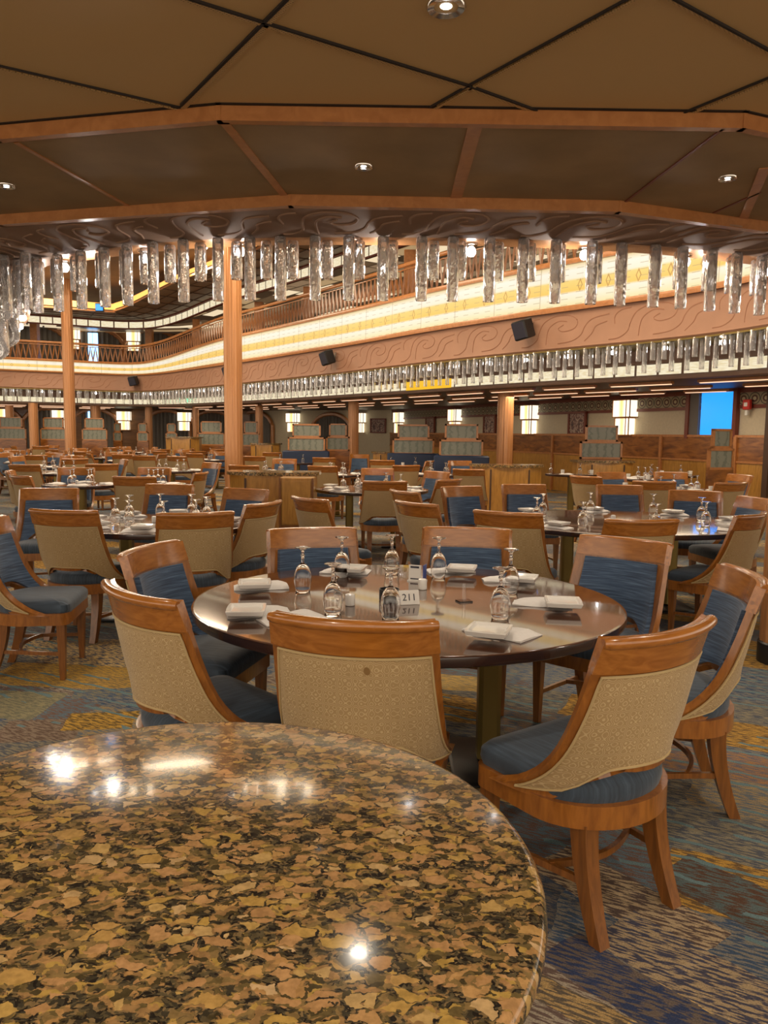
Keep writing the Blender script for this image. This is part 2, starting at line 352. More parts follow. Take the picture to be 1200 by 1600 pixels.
def m_border():
    m, nt, b = nm('guilloche_border')
    uv = N(nt, 'ShaderNodeUVMap'); sx = N(nt, 'ShaderNodeSeparateXYZ'); nt.links.new(uv.outputs[0], sx.inputs[0])
    fu = math_n(nt, 'SUBTRACT', math_n(nt, 'FRACT', math_n(nt, 'DIVIDE', sx.outputs[0], .26)), .5)
    fv = math_n(nt, 'SUBTRACT', sx.outputs[1], .5)
    d = math_n(nt, 'SQRT', math_n(nt, 'ADD', math_n(nt, 'MULTIPLY', fu, fu), math_n(nt, 'MULTIPLY', fv, fv)))
    r = ramp(nt, [(0, (.45, .38, .24)), (.14, (.45, .38, .24)), (.15, (.09, .03, .02)), (.27, (.09, .03, .02)), (.28, (.30, .25, .15)), (.42, (.30, .25, .15)), (.43, (.05, .04, .03)), (.5, (.33, .27, .17))], 'CONSTANT')
    nt.links.new(d, r.inputs[0]); nt.links.new(r.outputs[0], b.inputs['Base Color']); b.inputs['Roughness'].default_value = .6
    return m
M['border'] = m_border()
def m_pic():
    m, nt, b = nm('mural')
    mp = coords(nt, (1, 1, 1)); t = N(nt, 'ShaderNodeTexNoise'); t.inputs['Scale'].default_value = 6; t.inputs['Distortion'].default_value = 2.5
    nt.links.new(mp.outputs[0], t.inputs[0])
    r = ramp(nt, [(.35, (.06, .04, .04)), (.5, (.25, .12, .10)), (.56, (.55, .45, .36)), (.62, (.20, .12, .10))]); nt.links.new(t.outputs[0], r.inputs[0])
    nt.links.new(r.outputs[0], b.inputs['Base Color']); return m
M['mural'] = m_pic()

# ------------------------------------------------------------ mesh helper
class MB:
    def __init__(s): s.v = []; s.f = []; s.uv = {}
    def add(s, vs, fs, mat=None):
        o = len(s.v)
        s.v += [tuple(mat @ Vector(p)) if mat is not None else tuple(p) for p in vs]
        s.f += [tuple(i+o for i in f) for f in fs]; return o
    def box(s, c, d, mat=None, rz=0):
        x, y, z = d[0]/2, d[1]/2, d[2]/2
        cs, sn = cos(rz), sin(rz); vs = []
        for a, b_, e in ((-1,-1,-1),(1,-1,-1),(1,1,-1),(-1,1,-1),(-1,-1,1),(1,-1,1),(1,1,1),(-1,1,1)):
            px, py = a*x, b_*y
            vs.append((c[0]+px*cs-py*sn, c[1]+px*sn+py*cs, c[2]+e*z))
        s.add(vs, [(0,3,2,1),(4,5,6,7),(0,1,5,4),(1,2,6,5),(2,3,7,6),(3,0,4,7)], mat)
    def bbox(s, c, d, bv=.005, rz=0):
        """box with chamfered vertical and horizontal edges"""
        x, y, z = d[0]/2, d[1]/2, d[2]/2; b = bv
        lay = [(x-b, y-b, -z), (x, y, -z+b), (x, y, z-b), (x-b, y-b, z)]
        cs, sn = cos(rz), sin(rz); vs = []
        for (X, Y, Z) in lay:
            for (p, q) in ((-X+b,-Y),(X-b,-Y),(X,-Y+b),(X,Y-b),(X-b,Y),(-X+b,Y),(-X,Y-b),(-X,-Y+b)):
                vs.append((c[0]+p*cs-q*sn, c[1]+p*sn+q*cs, c[2]+Z))
        fs = [tuple(range(7,-1,-1)), tuple(range(24,32))]
        for k in range(3):
            for i in range(8):
                j = (i+1) % 8; fs.append((k*8+i, k*8+j, k*8+8+j, k*8+8+i))
        s.add(vs, fs)
    def lathe(s, prof, n=24, c=(0,0,0), sx=1, sy=1, close=False):
        vs = []; m = len(prof)
        for r, z in prof:
            for i in range(n):
                a = 2*pi*i/n; vs.append((c[0]+r*sx*cos(a), c[1]+r*sy*sin(a), c[2]+z))
        fs = []
        for k in range(m-1 if not close else m):
            k2 = (k+1) % m
            for i in range(n):
                j = (i+1) % n; fs.append((k*n+i, k*n+j, k2*n+j, k2*n+i))
        if not close:
            fs.append(tuple(range(n-1,-1,-1))); fs.append(tuple((m-1)*n+i for i in range(n)))
        s.add(vs, fs)
    def tube(s, pts, r, n=8, closed=False, ry=None):
        P = [Vector(p) for p in pts]; m = len(P); vs = []
        for k in range(m):
            if closed: t = P[(k+1) % m]-P[k-1]
            else: t = P[min(k+1, m-1)]-P[max(k-1, 0)]
            t.normalize(); up = Vector((0,0,1)) if abs(t.z) < .95 else Vector((0,1,0))
            a = t.cross(up).normalized(); b = a.cross(t).normalized()
            rr = r[k] if isinstance(r, (list, tuple)) else r
            rb = (ry[k] if isinstance(ry, (list, tuple)) else ry) if ry else rr
            for i in range(n):
                an = 2*pi*i/n + pi/n; vs.append(P[k]+a*(rr*cos(an))+b*(rb*sin(an)))
        fs = []
        for k in range(m if closed else m-1):
            k2 = (k+1) % m
            for i in range(n):
                j = (i+1) % n; fs.append((k*n+i, k2*n+i, k2*n+j, k*n+j))
        if not closed:
            fs.append(tuple(range(n))); fs.append(tuple((m-1)*n+i for i in range(n-1,-1,-1)))
        s.add(vs, fs)
    def prism(s, poly, z0, z1):
        n = len(poly)
        s.add([(x,y,z0) for x,y in poly]+[(x,y,z1) for x,y in poly],
              [tuple(range(n-1,-1,-1)), tuple(range(n,2*n))]+[(i,(i+1)%n,n+(i+1)%n,n+i) for i in range(n)])
    def grid(s, rows, uvs=None, flip=False):
        n = len(rows[0]); o = s.add([p for r in rows for p in r], [])
        for k in range(len(rows)-1):
            for i in range(n-1):
                f = (o+k*n+i, o+k*n+i+1, o+(k+1)*n+i+1, o+(k+1)*n+i)
                if flip: f = f[::-1]
                s.f.append(f)
        if uvs:
            fl = [q for r in uvs for q in r]
            for i, q in enumerate(fl): s.uv[o+i] = q
    def data(s, name, mats, smooth=True):
        me = bpy.data.meshes.new(name); me.from_pydata([tuple(v) for v in s.v], [], s.f)
        for m in (mats if isinstance(mats, (list, tuple)) else [mats]): me.materials.append(M[m])
        if s.uv:
            l = me.uv_layers.new(name='UVMap')
            for lp in me.loops:
                q = s.uv.get(lp.vertex_index)
                if q: l.data[lp.index].uv = q
        if smooth:
            me.polygons.foreach_set('use_smooth', [True]*len(me.polygons))
            try: me.set_sharp_from_angle(angle=radians(38))
            except Exception: pass
        me.update(); return me
    def build(s, name, mats, parent=None, smooth=True, loc=None):
        o = bpy.data.objects.new(name, s.data(name, mats, smooth)); col.objects.link(o)
        if parent: o.parent = parent
        if loc: o.location = loc
        return o
def fix_normals(mb):
    pass
def tag(o, label, cat, group=None):
    o['label'] = label; o['category'] = cat
    if group: o['group'] = group
    return o
def empty(name, loc=(0,0,0), rz=0):
    o = bpy.data.objects.new(name, None); col.objects.link(o); o.location = loc; o.rotation_euler = (0,0,rz); o.empty_display_size = .1
    return o
def struct(o): o['kind'] = 'structure'; return o
def copy_tree(o, parent=None):
    c = o.copy(); col.objects.link(c); c.parent = parent
    for ch in list(o.children): copy_tree(ch, c)
    return c

# ------------------------------------------------------------ atrium edge path
KEY = [(-3.42,7.10),(-2.78,6.68),(-1.66,6.17),(-.52,6.0),(.96,5.99),(1.99,6.12),(2.86,6.38),(3.9,6.85),(4.9,7.8),(5.3,9.1),(5.14,10.37),(4.56,11.6),
       (3.5,12.9),(2.3,14.3),(.87,16.2),(-1.11,19.13),(-3.93,23.0),(-6.4,26.1),(-8.6,28.5),(-9.9,29.05),(-11.8,28.2),(-13.9,27.2),(-16.6,25.6),(-18,22.5),(-14.5,18.5),(-8.6,14.4),(-5.65,11.3),(-4.15,8.4)]
def catmull(K, n=12):
    out = []; m = len(K)
    for i in range(m):
        p0, p1, p2, p3 = (Vector(K[(i+j-1) % m]) for j in range(4))
        for k in range(n):
            t = k/n
            out.append(.5*((2*p1)+(-p0+p2)*t+(2*p0-5*p1+4*p2-p3)*t*t+(-p0+3*p1-3*p2+p3)*t**3))
    return out
RAW = catmull(KEY); PATH = []; acc = [0]
for i in range(len(RAW)): acc.append(acc[-1]+(RAW[(i+1) % len(RAW)]-RAW[i]).length)
PLEN = acc[-1]
def rawpt(s):
    s %= PLEN
    lo, hi = 0, len(RAW)
    while hi-lo > 1:
        m = (lo+hi)//2
        if acc[m] <= s: lo = m
        else: hi = m
    t = (s-acc[lo])/(acc[lo+1]-acc[lo])
    return RAW[lo]*(1-t)+RAW[(lo+1) % len(RAW)]*t
def pp(s, off=0, z=0):
    """point on the opening's edge, off metres outward, height z"""
    a = rawpt(s-.15); b = rawpt(s+.15); t = (b-a).normalized(); p = rawpt(s)
    if z > 3.5:      # the end of the balcony is built a little lower than its long side
        k = max(0, min(1, ((s % PLEN)-S_DROP)/7.5)); k = k*k*(3-2*k)
        lo = [(3.5, 3.5), (3.70, 3.62), (4.40, 3.97), (5.15, 4.66), (5.5, 5.1), (6.2, 5.78), (7, 7)]
        for (z0, y0), (z1, y1) in zip(lo, lo[1:]):
            if z0 <= z <= z1: z = z+k*(y0+(y1-y0)*(z-z0)/(z1-z0)-z); break
    return (p.x+t.y*off, p.y-t.x*off, z)
def s_key(i): return acc[i*12]
S_FAR0, S_FAR1 = s_key(8), s_key(23)
S_DROP = s_key(16)+1.5
def frange(a, b, st):
    n = max(1, int(round((b-a)/st))); return [a+(b-a)*i/n for i in range(n+1)]
FS = frange(S_FAR0, S_FAR1, .3)
def ribbon(mb, ss, offz, uv=False, flip=False):
    """sweep a list of (off, z) along the edge"""
    L = [0]
    for a, b in zip(offz, offz[1:]): L.append(L[-1]+hypot(b[0]-a[0], b[1]-a[1]))
    rows = [[pp(s, o, z) for s in ss] for o, z in offz]
    uvs = [[(s-ss[0], l/L[-1]) for s in ss] for l in L] if uv else None
    mb.grid(rows, uvs, flip)

Z0, Z1, Z2, Z3 = 2.97, 3.70, 4.40, 5.15
# floor
fl = MB(); fl.box((-6, 17, -.05), (44, 46, .1)); struct(fl.build('floor', 'carpet'))

# ------------------------------------------------------------ outer walls
WALL = [(9.2,9.0),(7.4,14.2),(.3,31.2),(-6,34.6),(-13,33.6),(-26,27.5)]
def wall_hit(px, py=676):
    d = ray(px, py); best = None
    for a, b in zip(WALL, WALL[1:]):
        ex, ey = b[0]-a[0], b[1]-a[1]; den = d[0]*ey-d[1]*ex
        if abs(den) < 1e-9: continue
        t = (a[0]*ey-a[1]*ex)/den; u = (a[0]*d[1]-a[1]*d[0])/den
        if t > 0 and -1e-6 <= u <= 1+1e-6 and (best is None or t < best[0]):
            best = (t, d[0]*t, d[1]*t, atan2(ey, ex)+pi)   # facing angle: local -Y looks inward
    return best[1], best[2], best[3]
def wall_strip(mb, pts, off, z0, z1, uvh=False):
    rows = [[], []]; uv = [[], []]; L = 0; pr = None
    for i, p in enumerate(pts):
        a = pts[max(i-1, 0)]; b = pts[min(i+1, len(pts)-1)]
        t = Vector((b[0]-a[0], b[1]-a[1])).normalized(); q = (p[0]-t.y*off, p[1]+t.x*off)
        if pr: L += hypot(q[0]-pr[0], q[1]-pr[1])
        pr = q
        rows[0].append((q[0], q[1], z0)); rows[1].append((q[0], q[1], z1)); uv[0].append((L, 0)); uv[1].append((L, 1))
    mb.grid(rows, uv)
# off > 0 is towards the room (left of the direction of travel)
mb = MB(); wall_strip(mb, WALL[:4], 0, 0, 6.4); struct(mb.build('wall_right', 'cream', smooth=False))
mb = MB(); wall_strip(mb, WALL[3:], 0, 0, 6.4); struct(mb.build('wall_back', 'wall_wood', smooth=False))
mb = MB(); mb.box((-13, -3, 2), (12, .2, 4.2)); 
RW = WALL[:3]
mb = MB(); wall_strip(mb, RW, .10, 1.0, 1.5); mb2 = MB(); wall_strip(mb2, RW, .09, 0, 1.0)
ws = mb.build('trim_1', 'burl', smooth=False); struct(ws); struct(mb2.build('trim_2', 'cab_wood', smooth=False))
mb = MB(); wall_strip(mb, RW, .12, 1.48, 1.53); wall_strip(mb, RW, .12, .98, 1.02); struct(mb.build('trim_3', 'trim_wood', smooth=False))
mb = MB()
for k in range(9):
    t = (k+.45)/9; x = WALL[1][0]+(WALL[2][0]-WALL[1][0])*t; y = WALL[1][1]+(WALL[2][1]-WALL[1][1])*t
    mb.box((x-.10, y-.04, .75), (.07, .07, 1.5), rz=atan2(17, -7.1))
struct(mb.build('trim_4', 'trim_wood', smooth=False))
mb = MB(); wall_strip(mb, RW, .03, 2.12, 2.36); struct(mb.build('trim_5', 'border', smooth=False))
mb = MB(); wall_strip(mb, RW, .045, 2.05, 2.12); wall_strip(mb, RW, .04, 2.36, 2.5); struct(mb.build('trim_6', 'maroon', smooth=False))

# ------------------------------------------------------------ balcony: fascia, glowing band, balustrade
mb = MB(); ribbon(mb, FS, [(0, Z0), (-.02, Z0+.03), (0, Z0+.06), (0, Z1-.09), (-.02, Z1-.09)], flip=True)
fas = struct(mb.build('balcony_fascia', 'pink'))
mb = MB(); ribbon(mb, FS, [(.02, Z1-.09), (-.05, Z1-.09), (-.06, Z1-.03), (-.05, Z1), (.05, Z1)], flip=True)
ribbon(mb, FS, [(.03, Z2), (-.04, Z2), (-.05, Z2+.05), (-.03, Z2+.09), (.15, Z2+.09)], flip=True)
struct(mb.build('trim_7', 'trim_wood'))
mb = MB(); ribbon(mb, FS, [(0, Z0), (-.03, Z0-.005), (-.03, Z0-.03), (.9, Z0-.03)], flip=True); struct(mb.build('trim_8', 'brass'))
mb = MB(); ribbon(mb, FS, [(.01, Z1), (.03, Z2)], uv=True, flip=True); struct(mb.build('glowing_parapet', 'lit_band'))

def scroll(L, H, r0=.42, r1=.12):
    pts = [(.02*L, .10*H), (.3*L, .10*H)]
    cx, cz = .60*L, .52*H
    for k in range(27):
        a = radians(-90+k*16); r = H*(r0+(r1-r0)*k/26); pts.append((cx+r*cos(a)*1.05, cz+r*sin(a)))
    return pts
def scroll2(L, H):
    pts = []
    for k in range(14):
        a = radians(200-k*17); pts.append((.33*L+.28*H*cos(a), .50*H+.30*H*sin(a)))
    return pts
def hooks(L, H):
    out = []
    for C in ([(0,.08),(.10,.10),(.19,.26),(.22,.52),(.28,.78),(.42,.92),(.58,.88),(.66,.70),(.62,.50),(.50,.44),(.44,.54),(.50,.64)],
              [(.44,.10),(.60,.14),(.70,.30),(.74,.52),(.82,.72),(1.0,.80)], [(.30,.10),(.31,.36),(.34,.60),(.44,.76),(.54,.72)],
              [(.06,.50),(.06,.72),(.12,.86),(.22,.90)], [(.74,.10),(.82,.30),(.86,.50),(.98,.60)]):
        pts = []
        for i in range(len(C)-1):
            p0, p1, p2, p3 = C[max(i-1,0)], C[i], C[i+1], C[min(i+2,len(C)-1)]
            for k in range(4):
                t = k/4; pts.append(tuple(.5*(2*b+(-a+c)*t+(2*a-5*b+4*c-d)*t*t+(-a+3*b-3*c+d)*t**3) for a,b,c,d in zip(p0,p1,p2,p3)))
        pts.append(C[-1]); out.append([(x*L, z*H) for x, z in pts])
    return out
mb = MB(); nS = 21; L = (S_FAR1-S_FAR0)/nS; H = Z1-.09-Z0-.06
for i in range(nS):
    for c in hooks(L, H): mb.tube([pp(S_FAR0+i*L+L-x, .004, Z0+.05+z) for x, z in c], .011, 4)
struct(mb.build('trim_9', 'pink_line'))

# balustrade
bal = empty('balustrade', pp(s_key(14)))
tag(bal, 'long curving wooden balustrade of paired tapering slats on the upper balcony', 'railing')
def child(mbx, name, mat, root, **k):
    """parent a world-space mesh to an empty placed in the world"""
    o = mbx.build(name, mat, root, **k); o.matrix_parent_inverse = Matrix.Translation(-Vector(root.location)); return o
mb = MB(); BS = frange(s_key(8), s_key(22), .25)
mb.tube([pp(s, .06, Z3) for s in BS], .035, 8, ry=.045); mb.tube([pp(s, .06, Z3-.10) for s in BS], .014, 6)
child(mb, 'handrail', 'trim_wood', bal)
def baluster(mbx, s):
    for sg in (-1, 1):
        pts = []; rr = []; rb = []
        for k in range(8):
            t = k/7; off = sg*(.012+.062*sin(t*1.45)**1.6)
            pts.append(pp(s+off, .06, Z2+.09+(Z3-Z2-.20)*t)); rr.append(.010+.020*sin(pi*min(1, t*1.05))); rb.append(.012)
        mbx.tube(pts, rr, 4, ry=rb)
    mbx.tube([pp(s+.074*cos(a), .06, Z3-.115+.03*sin(a)) for a in [pi*k/6 for k in range(7)]], .008, 4)
bs = frange(s_key(8)+.1, s_key(22), .175); near_b = sorted(bs, key=lambda s: hypot(*pp(s)[:2]))
vis = [s for s in near_b if hypot(*pp(s)[:2]) > 11][:100]; vset = set(vis)
for s in sorted(vis):
    mb = MB(); baluster(mb, s); child(mb, 'baluster', 'chair_wood', bal)
mb = MB()
for s in bs:
    if s not in vset: baluster(mb, s)
o = child(mb, 'balusters', 'chair_wood', bal); o['kind'] = 'stuff'

# ------------------------------------------------------------ under the far balcony
mb = MB(); ribbon(mb, FS, [(0, Z0-.001), (.95, Z0-.001)], flip=False); struct(mb.build('ceiling_soffit', 'brown'))
mb = MB(); ribbon(mb, FS, [(.9, 2.50), (.9, 2.72)], uv=True, flip=True); struct(mb.build('glowing_bulkhead', 'lit_val'))
mb = MB(); ribbon(mb, FS, [(.93, 2.72), (.88, 2.72), (.88, 2.97)], flip=True); ribbon(mb, FS, [(1.0, 2.44), (.87, 2.44), (.86, 2.47), (.87, 2.50), (.93, 2.50)], flip=True)
struct(mb.build('trim_10', 'soffit'))
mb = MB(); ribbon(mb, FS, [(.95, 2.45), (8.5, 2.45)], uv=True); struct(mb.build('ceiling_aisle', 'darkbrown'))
YS = frange(min(range(int(S_FAR0*20), int(S_FAR1*20)), key=lambda q: hypot(pp(q/20, .88)[0]-at(752, 602, 2.6)[0], pp(q/20, .88)[1]-at(752, 602, 2.6)[1]))/20,
            min(range(int(S_FAR0*20), int(S_FAR1*20)), key=lambda q: hypot(pp(q/20, .88)[0]-at(660, 606, 2.6)[0], pp(q/20, .88)[1]-at(660, 606, 2.6)[1]))/20, .3)
mb = MB(); ribbon(mb, YS, [(.885, 2.51), (.885, 2.71)], flip=True); struct(mb.build('glowing_bulkhead', 'amber'))
# light strips set in the aisle ceiling
k = 0
for i, s in enumerate(frange(S_FAR0+1, S_FAR1-4, 1.55)):
    for off, ln in ((1.5, 1.25), (2.9, 1.25), (4.1, 1.1)):
        a = pp(s, off); b = pp(s+.3, off); an = atan2(b[1]-a[1], b[0]-a[0])
        if hypot(a[0], a[1]) < 11: continue
        root = empty('ceiling_strip_light', (a[0], a[1], 2.44), an)
        tag(root, 'long glowing strip light under the far balcony ceiling', 'light', 'strip lights under the far balcony ceiling')
        m1 = MB(); m1.box((0, 0, -.012), (ln, .10, .05)); m1.build('housing', 'trim_wood', root)
        m1 = MB(); m1.box((0, 0, -.044), (ln-.06, .06, .012)); m1.build('diffuser', 'strip', root)

# upper storey: valance, gridded soffit, atrium ceiling
mb = MB(); ribbon(mb, FS, [(.5, 5.78), (.5, 6.06)], uv=True, flip=True); struct(mb.build('glowing_valance', 'lit_val'))
mb = MB(); ribbon(mb, FS, [(.55, 5.75), (.47, 5.75), (.47, 5.79), (.5, 5.79)], flip=True); ribbon(mb, FS, [(.5, 6.05), (.46, 6.06), (.46, 6.12), (.5, 6.12)], flip=True)
struct(mb.build('trim_11', 'maroon'))
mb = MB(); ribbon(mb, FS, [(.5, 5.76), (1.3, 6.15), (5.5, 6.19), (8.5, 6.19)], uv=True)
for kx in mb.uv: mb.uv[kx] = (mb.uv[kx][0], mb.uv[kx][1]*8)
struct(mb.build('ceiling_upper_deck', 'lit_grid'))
ALLS = frange(0, PLEN, .5)
mb = MB(); ribbon(mb, ALLS, [(.6, 6.1), (-1.4, 6.1)], uv=True)
for kx in mb.uv: mb.uv[kx] = (mb.uv[kx][0], mb.uv[kx][1]*2)
struct(mb.build('ceiling_atrium_ring', 'brown'))
mb = MB(); ribbon(mb, ALLS, [(-1.4, 6.1), (-1.4, 6.16)], flip=True); struct(mb.build('trim_12', 'trim_wood'))
mb = MB(); ribbon(mb, ALLS, [(-1.38, 6.2), (-1.36, 6.34)], flip=True); struct(mb.build('cove_light', 'cove'))
mb = MB(); mb.box((-6, 17, 6.6), (36, 36, .1)); struct(mb.build('ceiling_atrium', 'brown'))
mb = MB()
for s in frange(S_FAR0, S_FAR1, .9):
    a = pp(s, .6, 6.093); b = pp(s, -1.4, 6.093); mb.tube([a, b], .012, 4)
for off in (.1, -.4, -.9): mb.tube([pp(s, off, 6.093) for s in FS], .012, 4)
struct(mb.build('trim_13', 'darkbrown'))
# upper floor slab (its top is out of sight)
mb = MB(); ribbon(mb, FS, [(.1, 4.2), (8.5, 4.2)]); struct(mb.build('floor_upper', 'brown'))

# ------------------------------------------------------------ near side ceiling
ZC, ZB = 3.10, 3.03
T1 = [(-14, 9.5), (-6.5, 6.0), (-2.12, 4.28), (-.85, 3.99), (1.79, 4.01), (4.0, 4.9), (8.5, 7.5), (9.5, 11)]
T2 = [(-13, 13.0), (-6.6, 8.4), (-4.6, 6.7), (-2.84, 5.73), (-.64, 5.18), (1.54, 5.23), (2.78, 5.69), (4.6, 6.3), (6.6, 7.6), (7.4, 9.6), (7.2, 11.2)]
def poly_strip(mb, A, B, zA, zB, n=40):
    def samp(P, t):
        L = [0]
        for a, b in zip(P, P[1:]): L.append(L[-1]+hypot(b[0]-a[0], b[1]-a[1]))
        d = t*L[-1]
        for i in range(len(P)-1):
            if d <= L[i+1]+1e-9:
                u = (d-L[i])/(L[i+1]-L[i]); return (P[i][0]+(P[i+1][0]-P[i][0])*u, P[i][1]+(P[i+1][1]-P[i][1])*u)
        return P[-1]
    mb.grid([[(*samp(A, k/n), zA) for k in range(n+1)], [(*samp(B, k/n), zB) for k in range(n+1)]])
mb = MB(); mb.prism([(-14, -.7), (9.5, -.7)]+T1[::-1], ZC, ZC+.06)
ce = struct(mb.build('ceiling', 'ceil', smooth=False))
mb = MB()
poly_strip(mb, T1, T2, ZB, ZB, 90)
struct(mb.build('ceiling_band', 'band', smooth=False))
mb = MB(); e0 = [(p[0], p[1]) for p in [pp(s) for s in frange(s_key(25)-PLEN, s_key(9), .35)]]
n = len(e0); rows = [[], []]
for i, p in enumerate(e0):
    # nearest point on T2 in the outward direction
    s = (s_key(25)-PLEN)+(s_key(9)-(s_key(25)-PLEN))*i/(n-1); q = pp(s, 3.0)
    best = None
    for a, b in zip(T2, T2[1:]):
        dx, dy = q[0]-p[0], q[1]-p[1]; ex, ey = b[0]-a[0], b[1]-a[1]; den = dx*ey-dy*ex
        if abs(den) < 1e-9: continue
        t = ((a[0]-p[0])*ey-(a[1]-p[1])*ex)/den; u = ((a[0]-p[0])*dy-(a[1]-p[1])*dx)/den
        if t > 0 and -.01 <= u <= 1.01 and (best is None or t < best): best = t
    t = best or .33
    rows[0].append((p[0], p[1], Z0)); rows[1].append((p[0]+(q[0]-p[0])*t, p[1]+(q[1]-p[1])*t, Z0))
mb.grid(rows); mb.grid([[(x, y, Z0+.7) for x, y, z in rows[0]], rows[0]])
struct(mb.build('ceiling_carved_soffit', 'soffit', smooth=False))
def trimline(mb, P, z0, z1, th=.05):
    for a, b in zip(P, P[1:]):
        an = atan2(b[1]-a[1], b[0]-a[0]); L = hypot(b[0]-a[0], b[1]-a[1])
        mb.box(((a[0]+b[0])/2+sin(an)*0, (a[1]+b[1])/2, (z0+z1)/2), (L+.03, th, z1-z0), rz=an)
mb = MB(); trimline(mb, T1, ZB-.006, ZC+.02, .05); struct(mb.build('trim_14', 'trim_wood', smooth=False))
mb = MB(); trimline(mb, T2, Z0-.012, ZB+.01, .06); struct(mb.build('trim_15', 'trim_wood', smooth=False))
mb = MB(); trimline(mb, [(x, y-.035) for x, y in T1], ZC-.004, ZC+.02, .025); struct(mb.build('trim_16', 'dark', smooth=False))
# band seams
def seam(mb, p, q, z, wd, th=.008):
    a = at(*p, z); b = at(*q, z); an = atan2(b[1]-a[1], b[0]-a[0]); L = hypot(b[0]-a[0], b[1]-a[1])
    mb.box(((a[0]+b[0])/2, (a[1]+b[1])/2, z-th/2+.002), (L, wd, th), rz=an)
mb = MB()
for p, q, wd in (((25, 222), (212, 328), .028), ((350, 190), (455, 318), .05), ((742, 198), (710, 318), .075), ((1195, 262), (1160, 345), .06), ((-80, 250), (-10, 360), .05)):
    seam(mb, p, q, ZB, wd)
struct(mb.build('trim_17', 'trim_wood', smooth=False))
mb = MB(); seam(mb, (1130, 200), (962, 326), ZB, .018); seam(mb, (1187, 300), (1115, 332), ZB, .018); struct(mb.build('trim_18', 'maroon', smooth=False))
# big ceiling panel joints
mb = MB(); mbh = MB()
for p, q, wd in (((-40, 92), (280, 166), .012), ((283, 163), (412, 33), .03), ((412, 33), (470, -25), .03), ((230, -25), (412, 33), .024), ((412, 33), (732, 132), .028), ((732, 132), (842, 172), .024),
                 ((672, 166), (732, 132), .02), ((732, 132), (1010, -20), .018), ((1015, -25), (1230, 92), .024), ((1055, 180), (1230, 108), .02)):
    seam(mb, p, q, ZC, wd*.45, .012); seam(mbh, (p[0]+3, p[1]+5), (q[0]+3, q[1]+5), ZC, wd*.8, .010)
struct(mb.build('trim_19', 'dark', smooth=False)); struct(mbh.build('trim_20', 'ceil', smooth=False))
# carved scrolls on the near soffit
mb = MB(); nS = 15; sa = -4.2; sb = s_key(8); L = (sb-sa)/nS
for i in range(nS):
    s0 = sa+i*L
    for c, r in [(q, .011) for q in hooks(L, .66)]:
        mb.tube([pp(s0+x, .06+z*1.0, Z0-.001) for x, z in c], r, 5, ry=r*.8)
struct(mb.build('trim_21', 'soffit_line'))

# downlights
def downlight(loc, lab, r=.055, grp=None):
    root = empty('recessed_downlight', loc); tag(root, lab, 'ceiling light', grp)
    m1 = MB(); m1.lathe([(r*.72, .01), (r*.75, -.004), (r*1.15, -.010), (r*1.25, -.002), (r*1.25, .01)], 24, close=True); m1.build('trim_ring', 'chrome', root)
    m1 = MB(); m1.lathe([(r*.72, .004), (r*.6, .0035), (.001, .003)], 20); m1.build('lens', 'darkbrown', root)
    m1 = MB(); m1.lathe([(r*.42, .002), (r*.3, -.003), (.001, -.005)], 16); m1.build('lamp', 'down', root)
    d = bpy.data.lights.new('downlight_beam', 'SPOT'); d.energy = 32; d.color = (1, .88, .72); d.spot_size = radians(110); d.spot_blend = .8; d.shadow_soft_size = .05
    o = bpy.data.objects.new('downlight_beam', d); col.objects.link(o); o.location = (loc[0], loc[1], loc[2]-.03)
downlight((*at(697, 10, ZC), ZC), 'recessed chrome downlight in the big perforated ceiling panel at top centre', .062)
downlight((*at(568, 260, ZB), ZB), 'recessed downlight in the dark brown ceiling band between two wood trims, middle one', .045)
downlight((*at(1137, 278, ZB), ZB), 'recessed downlight in the ceiling band above the right-hand tables', .045)
downlight((*at(10, 290, ZB), ZB), 'recessed downlight in the ceiling band at the far left edge', .045)
for x, y in ((-1.2, 1.0), (1.6, 1.4), (-.4, -.3), (2.2, 3.0), (-2.2, 2.6)):
    downlight((x, y, ZC), 'recessed chrome downlight in the perforated ceiling overhead', .062, 'downlights overhead')
for i, (x, y) in enumerate([(2.9, 11.5), (.8, 12.3), (-2.0, 13.0), (-3.2, 17.5), (-6.3, 18.7), (-.6, 16.6), (-5.0, 21.5), (-8.6, 22.5), (-8.2, 26), (-12, 24.5)]):
    root = empty('pin_light', (x, y, 6.55)); tag(root, 'tiny bright pin light in the high brown atrium ceiling', 'ceiling light', 'pin lights in the atrium ceiling')
    m1 = MB(); m1.lathe([(.07, 0), (.06, -.02), (.03, -.03)], 12); m1.build('housing', 'chrome', root)
    m1 = MB(); m1.lathe([(.045, -.028), (.02, -.05), (.002, -.055)], 10); m1.build('lamp', 'down', root)

